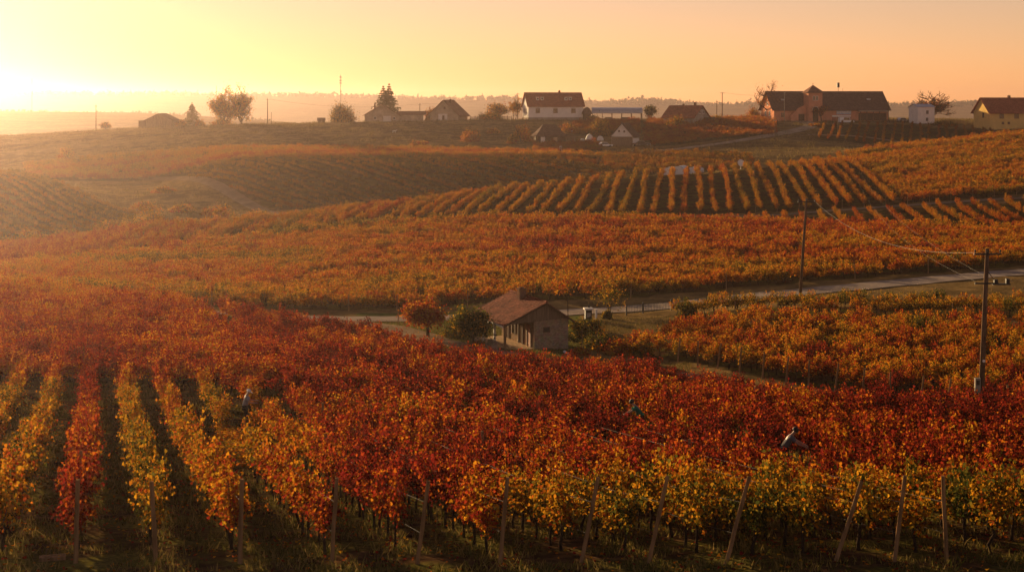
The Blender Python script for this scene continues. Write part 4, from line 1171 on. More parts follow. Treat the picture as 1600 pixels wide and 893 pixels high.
mb = MB(); mb.tube([(4.8, 0, 9.4), (4.8, 0, 12.2)], .07, 5); mb.box((4.8, 0, 11.7), (.8, .5, 1.6)); mb.tube([(6.4, 0, 9.4), (6.4, 0, 10.6)], .05, 5); mb.build('antenna', M['black'], rf)
# small white house
o, rf = house('house', low(1440, 490, 3), R(16), 'small white two storey house below the broad bare tree', 6.0, 5.5, 5.2, .9, 'white', 'metalroof', over=.25, th=.08,
              wins=(('f', .4, 3.6, 1.0, 1.3), ('f', .3, 1.3, 1.0, 1.2)))
# yellow house
o, rf = house('house', low(1598, 474, 6), R(13), 'yellow plastered house with a red brown roof at the right edge', 28, 9.5, 5.0, 4.2, 'yellow', 'roofred', over=.7,
              wins=[('f', a, 3.7, 1.5, 1.4, 'brownframe') for a in (-10, -5.0, -.6, 5, 9)] + [('f', a, 1.6, .8, .7, 'brownframe') for a in (-9.6, -7.6)] + [('l', -1, 4.0, 1.1, 1.5, 'brownframe')],
              doors=(('f', -.6, 1.0, 1.0, 2.1, 'brownframe', 'darkplank'),), chims=((-4.6, .2, .6, .7), (2.4, .2, .9, .8)))
MB().tube([(2.2, -4.85, -.5), (2.2, -4.85, 4.8)], .07, 6).build('downpipe', M['steel'], o)
# wooden barn
o, rf = house('barn', low(858, 462, 3), R(10), 'old dark wooden barn with a sagging hipped shingle roof', 8.5, 7.0, 2.3, 3.0, 'darkplank', 'roofdark', 'barn', hip=.85, over=.5,
              doors=(('f', -2.6, .9, 1.3, 1.7, 'white', 'white'), ('f', 1.2, .9, 1.4, 1.7, 'brownframe', 'porch')), wins=(('l', 0, 1.4, .9, .9),))
mb = MB(); mb.box((6.2, -.6, .9), (3.2, 3.4, 2.4)); mb.build('shed_wall', M['plank'], o)
mb = MB(); mb.box((6.2, -.6, 2.18), (3.8, 4.0, .12), Matrix.Rotation(R(8), 3, 'Y')); mb.build('shed_roof', M['roofdark'], o)
# white gabled cottage
o, rf = house('cottage', low(977, 453, 3), R(90 - 22), 'white gabled cottage with a plank front and steep dark roof', 6.2, 6.6, 2.9, 3.7, 'white', 'roofdark', 'cottage', over=.45,
              wins=(('l', -.7, 4.3, .5, .5, 'brownframe'), ('l', .9, 4.4, .5, .5, 'brownframe'), ('l', -1.6, 1.7, .8, .7, 'brownframe')), chims=((-1.6, .5, .2, .4),))
mb = MB(); mb.box((-3.13, 0, 1.3), (.12, 6.5, 2.9)); mb.build('plank_front', M['plank'], o)
mb = MB(); mb.box((-.2, -3.33, 1.55), (5.2, .1, 2.5)); mb.build('side_wall', M['white'], o)

# ------------------------------------------------------------------ stone hut with porch
HQ = at(820, 133.0)
HQ.z = -20.45
hut = thing('stone_hut', HQ, R(111), 'stone hut with a tiled roof, plank gable and open porch by the lane', 'hut')
hut.scale = (.9, .9, .9)
# local: ridge along x, gable facing the camera at -x; porch on +y side (left in the picture)
L_, Wb = 8.6, 4.2                 # stone body
bx0 = -2.1 + 0                    # body spans y from -2.7 to 1.3 ; porch from 1.3 to 3.6
yb0, yb1, yp = -2.7, .75, 3.75
hw, hr = 2.75, 1.55
ridge_y = -0.35
zr = hw + hr
def roof_z(y): return zr - (zr - hw) * (ridge_y - y) / (ridge_y - yb0) if y < ridge_y else zr - (zr - 2.45) * (y - ridge_y) / (yp - ridge_y)
mb = MB()
mb.box((0, (yb0 + yb1) / 2, (hw - 1.3) / 2), (L_, yb1 - yb0, hw + 1.3)); mb.build('wall', M['stone'], hut)
for s_, nm in ((-1, 'front_gable'), (1, 'back_gable')):
    mb = MB()
    xg = s_ * (L_ / 2 + .0)
    prof = [(yb0, hw + .004), (yp - .1, roof_z(yp - .1) - .12), (ridge_y, zr - .06)]
    mb.add([(xg - .07, a, z) for a, z in prof] + [(xg + .07, a, z) for a, z in prof], [(0, 1, 2), (5, 4, 3), (0, 3, 4, 1), (1, 4, 5, 2), (2, 5, 3, 0)])
    for k in range(24):
        yy = yb0 + .25 + k * .26
        if yy > yp - .3: break
        zt = roof_z(yy) - .12
        zb = hw + .01 if yy < yb1 else roof_z(yp) + .02 + (hw - roof_z(yp)) * (yp - yy) / (yp - yb1)
        if zt - zb > .06: mb.box((xg + s_ * .085, yy, (zt + zb) / 2), (.03, .22, zt - zb))
    mb.build('gable_boards', M['plank'], hut)
mb = MB()
ov = .45
for y_e in (yb0 - .55, yp + .25):
    z_e = roof_z(y_e)
    n = 14
    for k in range(n):       # rows of tile courses, each a thin slab lapping the next
        t0, t1 = k / n, (k + 1.12) / n
        ya, yb_ = ridge_y + (y_e - ridge_y) * t0, ridge_y + (y_e - ridge_y) * t1
        za, zb = zr + (z_e - zr) * t0, zr + (z_e - zr) * t1
        nu_ = 22
        for i in range(nu_):
            xa = -L_ / 2 - ov + (L_ + 2 * ov) * i / nu_; xb = -L_ / 2 - ov + (L_ + 2 * ov) * (i + .97) / nu_
            j = rnd.uniform(0, .028)
            mb.add([(xa, ya, za + .04), (xb, ya, za + .04), (xb, yb_, zb + .085 + j), (xa, yb_, zb + .085 + j),
                    (xa, ya, za), (xb, ya, za), (xb, yb_, zb + .03 + j), (xa, yb_, zb + .03 + j)], [(0, 1, 2, 3), (4, 7, 6, 5), (0, 4, 5, 1), (1, 5, 6, 2), (2, 6, 7, 3), (3, 7, 4, 0)])
rf = mb.build('roof', M['roofhut'], hut)
mb = MB()
for i in range(20):
    xa = -L_ / 2 - ov + (L_ + 2 * ov) * i / 20
    mb.tube([(xa, ridge_y, zr + .07 + rnd.uniform(0, .03)), (xa + (L_ + 2 * ov) / 20 * 1.05, ridge_y, zr + .09)], [.13, .11], 8)
mb.build('ridge_tiles', M['roofhut'], rf)
mb = MB(); mb.box((.7, .1, zr + .1), (.75, .65, 1.2)); mb.box((.7, .1, zr + .75), (.92, .8, .1)); mb.box((.7, .1, zr + .86), (.5, .4, .12)); mb.build('chimney', M['brick'], rf)
mb = MB()
for s_ in (-1, 1):
    for y_e in (yb0 - .55, yp + .25):
        A_, B_ = Vector((s_ * (L_ / 2 + ov), ridge_y, zr - .07)), Vector((s_ * (L_ / 2 + ov), y_e, roof_z(y_e) - .07))
        mb.tube([A_, B_], .075, 4)
mb.build('verge_board', M['darkplank'], rf)
MB().box((0, yp + .27, roof_z(yp + .25) - .06), (L_ + .8, .07, .16)).build('gutter', M['frame'], rf)
MB().box((0, (yb1 + yp) / 2 + .05, -.35), (L_, yp - yb1 + .1, .84)).build('porch_floor', M['porch'], hut)
MB().box((0, yp + .14, -.45), (L_ + .1, .12, .95)).build('porch_wall', M['stone'], hut)
zp = roof_z(yp - .1)
MB().box((0, yp - .12, zp - .12), (L_, .18, .2)).build('porch_beam', M['darkplank'], hut)
for i, xx in enumerate((-L_ / 2 + .12, -1.4, 1.5, L_ / 2 - .12)):
    MB().box((xx, yp - .12, (zp - .22 + .07) / 2), (.2, .2, zp - .22 - .07)).build('porch_post', M['frame' if i in (1, 2) else 'post'], hut)
def hut_open(nm, x, z, w, h, fm, pm):
    mb = MB()
    for s_ in (-1, 1): mb.box((x + s_ * (w / 2 - .05), yb1 + .04, z), (.1, .12, h))
    mb.box((x, yb1 + .04, z + h / 2 - .05), (w - .2, .12, .1))
    f_ = mb.build(nm, M[fm], hut)
    MB().box((x, yb1 + .02, z - .03), (w - .2, .06, h - .1)).build('pane' if nm == 'window' else 'door_leaf', M[pm], f_)
hut_open('door', -3.1, 1.15, 1.0, 2.15, 'brownframe', 'redpanel')
hut_open('door', -.9, 1.15, 1.2, 2.15, 'brownframe', 'darkplank')
hut_open('window', .9, 1.4, 1.0, 1.3, 'brownframe', 'glass')
hut_open('door', 2.8, 1.15, 1.1, 2.1, 'brownframe', 'darkplank')
for nm, yy, z, w, h in (('window', -.5, 1.75, .62, .55), ('cellar_hatch', -.65, -.35, .85, .7)):
    mb = MB()
    for s_ in (-1, 1): mb.box((-L_ / 2 - .02, yy + s_ * (w / 2), z), (.08, .07, h))
    for s_ in (-1, 1): mb.box((-L_ / 2 - .02, yy, z + s_ * (h / 2 - .035)), (.08, w - .07, .07))
    f_ = mb.build(nm, M['brownframe'], hut)
    MB().box((-L_ / 2 - .005, yy, z), (.05, w - .07, h - .14)).build('pane', M['glass'], f_)
def hutp(x, y, z=0): return HQ + Matrix.Rotation(R(111), 3, 'Z') @ Vector((x * .9, y * .9, z * .9))
# things round the hut
w = hutp(-1.2, yp + 1.3); w.z = float(H(w.x, w.y))
o = bush('flower_bush', w, 1.9, 1.0, 'pale flowering bush spilling beside the porch steps', .3, 260, .12, 161)
M['petal'] = mat_leaf('petal', [(0, (.6, .55, .5)), (1, (.8, .76, .72))], .4, .3)
o.children[1].data.materials[0] = M['petal']
w = hutp(-3.3, yp + .75); w.z = float(H(w.x, w.y))
MB_ = MB()
for k in range(3): MB_.box((0, k * .3, .1 + .13 * (2 - k)), (1.5, .3, .2 + .26 * (2 - k)))
o = MB_.build('stone_steps', M['stone']); o.location = w; o.rotation_euler = (0, 0, R(111)); setp(o, 'short flight of stone steps up to the hut porch', 'steps')
w = at(896, 127.2); o = MB().prism([(-.85, .22), (-.6, 0), (.6, 0), (.85, .22), (.75, .24), (.55, .06), (-.55, .06), (-.75, .24)], -.3, .3).build('trough', M['white']); o.location = w; o.rotation_euler = (0, 0, R(-12)); setp(o, 'small white trough lying on the grass right of the hut', 'trough')
o = thing('stove', at(919, 150.5), R(10), 'black iron stove with a white top behind the hut', 'stove')
MB().box((0, 0, .55), (.62, .6, 1.0)).build('body', M['black'], o)
MB().box((0, 0, 1.14), (.85, .8, .16)).build('top', M['white'], o)
MB().tube([(.1, .1, 1.22), (.1, .1, 1.45)], .09, 8).build('flue', M['black'], o)
MB().box((0, -.31, .55), (.4, .03, .4)).build('door', M['steel'], o)
for k, (a, b_) in enumerate(((-.24, -.22), (.24, -.22), (-.24, .22), (.24, .22))): MB().box((a, b_, -.02), (.07, .07, .2)).build('leg', M['black'], o)
o = MB().box((0, 0, .45), (.2, .2, 1.1)).box((0, 0, 1.02), (.26, .26, .06)).build('stone_marker', M['white']); o.location = at(931.5, 150.8); setp(o, 'short white marker post beside the black stove', 'marker post')
o = thing('iron_fence', at(980, 155.0), 0, 'short dark iron fence panel beside the road right of the hut', 'fence')
pa, pb = at(979, 154.6) - o.location, at(1049, 158.5) - o.location
mb = MB()
for k in range(30):
    q = pa.lerp(pb, k / 29); mb.box((q.x, q.y, q.z + .55), (.035, .035, .9))
mb.tube([pa + Vector((0, 0, .95)), pb + Vector((0, 0, .95))], .03, 4); mb.tube([pa + Vector((0, 0, .2)), pb + Vector((0, 0, .2))], .03, 4); mb.build('panel', M['black'], o)
for k in (0, .36, 1): q = pa.lerp(pb, k); MB().box((q.x, q.y, q.z + .5), (.13, .13, 1.3)).build('post', M['black'], o)
for i, (u, yy, h) in enumerate(((909, 130.5, 1.6), (932, 130.0, 1.7), (622, 147.5, 1.7))):
    wood_post(at(u, yy), h, .02, ['thin stake in the hedge beside the hut wall', 'taller thin stake in the hedge right of the hut', 'thin stake on the lawn left of the red tree'][i], 'stake', None, r=.04, name='stake')

# ------------------------------------------------------------------ poles and wires
def power_pole(px, y, h, label, lean=0.0, r=.13, arm=1.2, material='pole', arms=1, y_rot=0, extra=None):
    q = at(px, y)
    o = thing('utility_pole', q, y_rot, label, 'utility pole', None)
    mb = MB(); mb.tube([(0, 0, -.4), (lean * h * .5, 0, h * .5), (lean * h, 0, h)], [r * 1.15, r, r * .75], 9); mb.build('pole', M[material], o, True)
    for k in range(arms):
        z = h - .35 - k * 1.6 * (h / 10)
        x = lean * z
        mb = MB(); mb.box((x, -.12, z), (arm, .09, .1)); ar = mb.build('crossarm', M['black'], o)
        for s_ in (-1, 1, 0)[:3 if arm > 1.4 else 2]:
            MB().lathe([(.03, 0), (.03, .08), (.065, .1), (.065, .18), (.04, .24)], 8, (x + s_ * (arm / 2 - .08), -.12, z + .05)).build('insulator', M['white' if h < 10 else 'black'], ar)
    return o
UQ = at(1532, 97.5)
o = power_pole(1532, 97.5, 10.4, 'tall dark utility pole with two crossarms and a grey meter box', .042, .17, 1.75, arms=1)
mb = MB(); mb.box((.042 * 8.2, -.16, 8.2), (1.5, .09, .1)); a_ = mb.build('crossarm', M['black'], o)
mb = MB(); mb.box((.042 * 7.9 + .95, -.1, 8.15), (1.1, .35, .08)); mb.box((.042 * 7.9 + .6, -.1, 8.3), (.22, .22, .3)); mb.box((.042 * 7.9 + 1.35, -.1, 8.32), (.22, .22, .35)); mb.build('switchgear', M['black'], o)
mb = MB(); mb.tube([(.042 * 8.8 + .1, -.1, 8.9), (.042 * 8.4 + .5, -.1, 8.4)], .03, 5); mb.build('brace', M['black'], o)
mb = MB(); mb.box((-.25, -.2, 1.75), (.34, .26, .95)); bxx = mb.build('meter_box', M['concrete'], o); MB().box((-.25, -.335, 1.95), (.2, .02, .3)).build('dial_window', M['glass'], bxx)
mb = MB(); mb.lathe([(.09, 0), (.09, .02)], 14); dsk = mb.build('disc_sign', M['white'], o); dsk.rotation_euler = (R(90), 0, 0); dsk.location = (.042 * 3.2 + .02, -.19, 3.3)
P2 = at(1250, 166.0)
power_pole(1250, 166.0, 10.5, 'tall plain wooden pole leaning right beside the main road', .068, .15, 1.9)
power_pole(150, 525, 8.8, 'thin hazy power pole on the far left skyline', 0, .13, 1.2)
power_pole(418, 520, 8.6, 'dark thin power pole between the paired trees and the round bush', 0, .14, 1.0)
power_pole(656, 528, 6.2, 'short power pole with a stay beside the low farmhouse', 0, .13, 1.2)
power_pole(809, 530, 9.2, 'power pole at the left end of the white house', 0, .13, 1.4)
power_pole(1120, 510, 6.6, 'plain shorter pole, left of two beside the red roofed house', 0, .12, .5)
power_pole(1128.5, 508, 9.4, 'taller power pole with crossarm right of the red roofed house', 0, .14, 1.5)
power_pole(1225.5, 492, 9.6, 'pale pole in front of the winery left of its tower', .01, .12, .5, material='concrete')
power_pole(1388, 500, 6.6, 'pole between the winery and the small white house', .0, .13, .5)
power_pole(1309, 456, 6.3, 'thin pole at the lower edge of the sparse vineyard', 0, .1, .5)
power_pole(1211, 437, 6.4, 'street pole with a lamp arm beside the village road', 0, .1, .7)
power_pole(893.5, 452, 4.6, 'thin short pole between the barn and the cottage', 0, .07, .5)
power_pole(424, 545, 5.4, 'faint second pole just right of the dark thin one', 0, .08, .5)
def wire_between(A_, B_, sag, label, r=.018, n=18):
    mb = MB()
    pts = [A_.lerp(B_, k / n) - Vector((0, 0, 4 * sag * (k / n) * (1 - k / n))) - A_ for k in range(n + 1)]
    mb.tube(pts, r, 4); o = mb.build('power_line', M['wire']); o.location = A_
    return setp(o, label, 'power line', 'power lines across the valley')
FARP = at(1309, 456) + Vector((0, 0, 5.8))
topU = UQ + Vector((.042 * 10, -.12, 10.25))
lowU = UQ + Vector((.042 * 8.2, -.16, 8.32))
wire_between(lowU + Vector((-.7, 0, 0)), FARP + Vector((-.3, 0, 0)), 7.5, 'lower left wire sagging from the big utility pole up to the crest', .005, 40)
wire_between(lowU + Vector((.0, 0, .3)), FARP + Vector((0, 0, .2)), 6.0, 'middle wire sagging from the big utility pole up to the crest', .005, 40)
wire_between(topU + Vector((-.8, 0, -.1)), P2 + Vector((.068 * 10.2 + .8, -.12, 10.3)), 1.6, 'upper wire from the big utility pole to the leaning pole', .010)
wire_between(at(418, 520) + Vector((.4, 0, 8.4)), at(656, 528) + Vector((-.4, 0, 6.0)), 1.8, 'thin wire over the skyline from dark pole to farmhouse pole', .03)
wire_between(at(656, 528) + Vector((.4, 0, 6.0)), at(809, 530) + Vector((-.4, 0, 8.9)), 1.0, 'thin wire over the skyline from farmhouse pole to white house pole', .03)
wire_between(at(1128.5, 508) + Vector((.6, 0, 9.2)), at(1225.5, 492) + Vector((0, 0, 9.4)), .8, 'thin wire over the skyline from crossarm pole to winery pole', .03)
wire_between(lowU + Vector((.7, 0, 0)), at(1720, 120) + Vector((0, 0, 8.5)), .5, 'wire leaving the big utility pole to the right', .014)

def mast(px, y, top_py, label, lattice=True):
    q = at(px, y); h = (HZ - top_py) * y / F - q.z
    o = thing('radio_mast', q, 0, label, 'mast')
    mb = MB(); w = .55 if lattice else .22
    for k in range(3):
        a = k * 2.094; mb.tube([(math.cos(a) * w, math.sin(a) * w, -1), (math.cos(a) * w * .5, math.sin(a) * w * .5, h * .96)], .11, 4)
    nn = 16
    for k in range(nn):
        z0, z1 = h * .96 * k / nn, h * .96 * (k + 1) / nn
        for c in range(3):
            a, b_ = c * 2.094 + (k % 2) * 2.094, c * 2.094 + 2.094 + (k % 2) * 2.094
            s0, s1 = w * (1 - .5 * k / nn), w * (1 - .5 * (k + 1) / nn)
            mb.tube([(math.cos(a) * s0, math.sin(a) * s0, z0), (math.cos(b_) * s1, math.sin(b_) * s1, z1)], .05, 3, cap=False)
    mb.build('lattice', M['darkcar'], o)
    if lattice:
        mb = MB()
        for zz in (.80, .85, .91):
            mb.lathe([(1.0, 0), (1.0, .9)], 8, (0, 0, h * zz))
        mb.build('antenna_drum', M['darkcar'], o)
    MB().tube([(0, 0, h * .94), (0, 0, h)], .09, 4).build('spike', M['steel'], o)
mast(532, 1290, 114, 'tall lattice radio mast with antennas on the far ridge')
mast(338, 1290, 132, 'faint short mast behind the paired big trees', False)
mast(50, 1290, 121, 'very faint thin mast in the sun glow', False)

# ------------------------------------------------------------------ vehicles and small village things
def car(px, y, rotz, label, paint, L_=4.4, van=False):
    o = thing('car' if not van else 'van', at(px, y), rotz, label, 'van' if van else 'car')
    w = 1.75; hb, ht = (.95, 1.95) if van else (.82, 1.42)
    body = [(-L_ / 2, .32), (L_ / 2, .32), (L_ / 2 + .03, .62), (L_ / 2 - .12, hb - .1), (L_ * .22, hb), (L_ * (.08 if not van else .2), ht - .04), (-L_ * (.27 if not van else .46), ht), (-L_ * (.44 if not van else .49), hb + .02), (-L_ / 2, hb - .12)]
    MB().prism(body, -w / 2, w / 2).build('body', M[paint], o)
    gl_ = [(L_ * .19, hb + .04), (L_ * (.08 if not van else .17), ht - .14), (-L_ * (.26 if not van else .2), ht - .1), (-L_ * (.38 if not van else .22), hb + .05)]
    MB().prism(gl_, -w / 2 - .012, w / 2 + .012).build('side_window', M['glass'], o)
    MB().add([(L_ * .225, -w * .42, hb + .03), (L_ * .225, w * .42, hb + .03), (L_ * .1 + .02, w * .4, ht - .1), (L_ * .1 + .02, -w * .4, ht - .1)], [(0, 1, 2, 3)]).build('windscreen', M['glass'], o) if not van else None
    for a in (-.31, .31):
        for b_ in (-1, 1):
            mb = MB(); mb.tube([(L_ * a, b_ * (w / 2 - .18), .32), (L_ * a, b_ * (w / 2 + .02), .32)], .33, 14); wh = mb.build('wheel', M['rubber'], o)
            MB().tube([(L_ * a, b_ * (w / 2 + .021), .32), (L_ * a, b_ * (w / 2 + .035), .32)], .19, 10).build('rim', M['steel'], wh)
    for b_ in (-.6, .6): MB().box((L_ / 2 - .02, b_, .66), (.1, .3, .16)).build('headlight', M['white'], o)
    return o
car(1322, 488, R(8), 'white van parked in front of the winery', 'whitecar', 4.8, True)
car(1159, 505, R(180), 'dark estate car parked on the skyline left of the winery', 'darkcar', 4.6)
car(1172, 506, R(170), 'second dark car close behind the estate car on the skyline', 'darkcar', 3.9)
car(1411, 496, R(20), 'silver white car parked left of the small white house', 'silvercar', 4.2)
car(945.5, 449, R(15), 'white car parked at the left corner of the cottage', 'whitecar', 4.2)
car(1004, 450, R(-8), 'dark car with a pale roof beside the cottage', 'darkcar', 4.5)
o = thing('trailer', at(991, 449), R(10), 'small dark trailer between the cottage and the dark car', 'trailer')
MB().box((0, 0, .75), (2.0, 1.3, .5)).build('box', M['plank'], o)
for b_ in (-.7, .7): MB().tube([(0, b_ - .08, .32), (0, b_ + .08, .32)], .32, 12).build('wheel', M['rubber'], o)
MB().tube([(1.0, 0, .5), (1.9, 0, .4)], .05, 5).build('drawbar', M['steel'], o)
for i, (u, w_, h_) in enumerate(((1047.5, 2.5, .95), (1064, 3.0, 1.15), (1086, 3.0, .8))):
    q = at(u, 372)
    o = thing('polytunnel', q, R(-20), ['small white polytunnel, left one of three by the crest rows', 'white polytunnel, middle and tallest of three by the crest rows', 'low white polytunnel, right one of three by the crest rows'][i], 'polytunnel', 'white polytunnels')
    up = .75
    prof = [(w_ / 2 * math.cos(a), up + h_ * math.sin(a)) for a in np.linspace(0, math.pi, 13)] + [(-w_ / 2, -.4), (w_ / 2, -.4)]
    MB().prism(prof, -3, 3).build('cover', M['cloth'], o, False)
    for yy in (-3.03, 0, 3.03):
        MB().tube([(w_ / 2 * 1.01 * math.cos(a), yy, up + h_ * 1.01 * math.sin(a)) for a in np.linspace(0, math.pi, 13)], .05, 5).build('hoop', M['steel'], o)
o = thing('satellite_dish', at(1157.5, 366), R(0), 'white dish on a short post by the dark bush', 'dish')
mb = MB(); mb.lathe([(.02, -.22), (.5, -.12), (.85, .12), (.88, .16), (.5, -.06), (.02, -.14)], 18); d_ = mb.build('dish', M['white'], o, True); d_.rotation_euler = (R(70), 0, R(15)); d_.location = (0, 0, 1.7)
MB().tube([(0, .2, -.2), (0, .2, 1.7)], .06, 6).build('post', M['steel'], o)
o = MB().lathe([(.45, -.2), (.45, 1.25), (.38, 1.4), (.15, 1.45)], 12).build('water_tank', M['white'], smooth=True); o.location = at(876, 441.5); setp(o, 'small upright white tank beside the farm track', 'water tank')
for i, (u, yy, w_, h_) in enumerate(((921, 463, 2.4, 2.2), (938, 465, 2.0, 1.4), (910, 463, 1.6, .9))):
    o = MB().prism([(w_ / 2 * math.cos(a), h_ * math.sin(a) - .1) for a in np.linspace(0, math.pi, 9)] + [(-w_ / 2, -.4), (w_ / 2, -.4)], -1, 1).build('covered_stack', M['cloth'])
    o.location = at(u, yy); setp(o, ['white covered stack left of the cottage, the tallest', 'low white covered stack just left of the cottage roof', 'small pale covered heap right of the wooden barn'][i], 'stack')
def small_shed(px, y, L_, W_, h, label):
    house('shed', low(px, y, 1), R(5), label, L_, W_, h, .7, 'darkplank', 'roofdark', 'shed', over=.25, doors=(('f', .2, .8, .8, 1.6, 'brownframe', 'plank'),))
small_shed(502, 519, 2.3, 1.8, .9, 'tiny dark hut box on the skyline left of the round bush')
def fence(px0, px1, y0, y1, h, label, material='darkplank', n=14, board=True):
    A_, B_ = at(px0, y0), at(px1, y1)
    o = thing('fence', A_, 0, label, 'fence')
    for k in range(n):
        u = px0 + (px1 - px0) * k / (n - 1); q = at(u, y0 + (y1 - y0) * k / (n - 1)) - A_
        MB().box((q.x, q.y, q.z + h / 2), (.16, .16, h + .4)).build('post', M[material], o)
    mb = MB()
    for zz in ((.3, .55, .8) if board else (.45, .85)):
        pts = [at(px0 + (px1 - px0) * k / 20, y0 + (y1 - y0) * k / 20) - A_ + Vector((0, -.1, h * zz)) for k in range(21)]
        mb.tube(pts, .09 if board else .05, 4)
    mb.build('rail', M[material], o)
fence(1128, 1215, 492, 484, 1.3, 'grey rail fence along the skyline left of the winery')
fence(1472, 1512, 492, 484, 1.4, 'pale fence between the broad bare tree and the yellow house', 'post', 8)
fence(735, 800, 519, 520, 1.2, 'low dark fence on the skyline left of the white house', 'darkplank', 10)
fence(1000, 1034, 506, 500, 1.0, 'low wall-like fence right of the metal hall', 'plank', 6)
fence(1378, 1420, 492, 488, 1.2, 'short dark fence left of the small white house', 'darkplank', 8)
for i, (u, yy, lab) in enumerate(((616, 496, 'small white goat grazing on the meadow below the twin spruces'),)):
    o = thing('goat', pick(616, 208, 445), R(20), lab, 'goat')
    v = [((-.45, 0, .62), .17), ((0, 0, .6), .2), ((.38, 0, .66), .17), ((.62, 0, .8), .09), ((.8, 0, .92), .085), ((.98, 0, .86), .05),
         ((-.42, .12, .32), .06), ((-.48, .12, .02), .035), ((-.42, -.12, .32), .06), ((-.48, -.12, .02), .035), ((.34, .11, .32), .055), ((.34, .11, .02), .035), ((.34, -.11, .32), .055), ((.34, -.11, .02), .035), ((-.62, 0, .66), .04)]
    ed = [(1, 0), (1, 2), (2, 3), (3, 4), (4, 5), (0, 6), (6, 7), (0, 8), (8, 9), (2, 10), (10, 11), (2, 12), (12, 13), (0, 14)]
    exec_later.append((o, 'body', v, ed, 1, 'white'))

# ------------------------------------------------------------------ people
def skin_mesh(parent, name, v, ed, root, material, sub=2):
    me = bpy.data.meshes.new(name)
    me.from_pydata([p[0] for p in v], ed, [])
    o = bpy.data.objects.new(name, me); col.objects.link(o)
    o.parent = parent
    me.materials.append(M[material])
    o.modifiers.new('skin', 'SKIN')
    sl = me.skin_vertices[0].data if me.skin_vertices else None
    if sl is None:
        import bmesh
        bm = bmesh.new(); bm.from_mesh(me); bm.verts.layers.skin.verify(); bm.to_mesh(me); bm.free()
        sl = me.skin_vertices[0].data
    for k, (p, r) in enumerate(v):
        sl[k].radius = (r, r) if not hasattr(r, '__len__') else r
        sl[k].use_root = (k == root)
    sm = o.modifiers.new('smooth', 'SUBSURF'); sm.levels = sub; sm.render_levels = sub
    o.modifiers['skin'].use_smooth_shade = True
    return o
for a in exec_later: skin_mesh(*a)

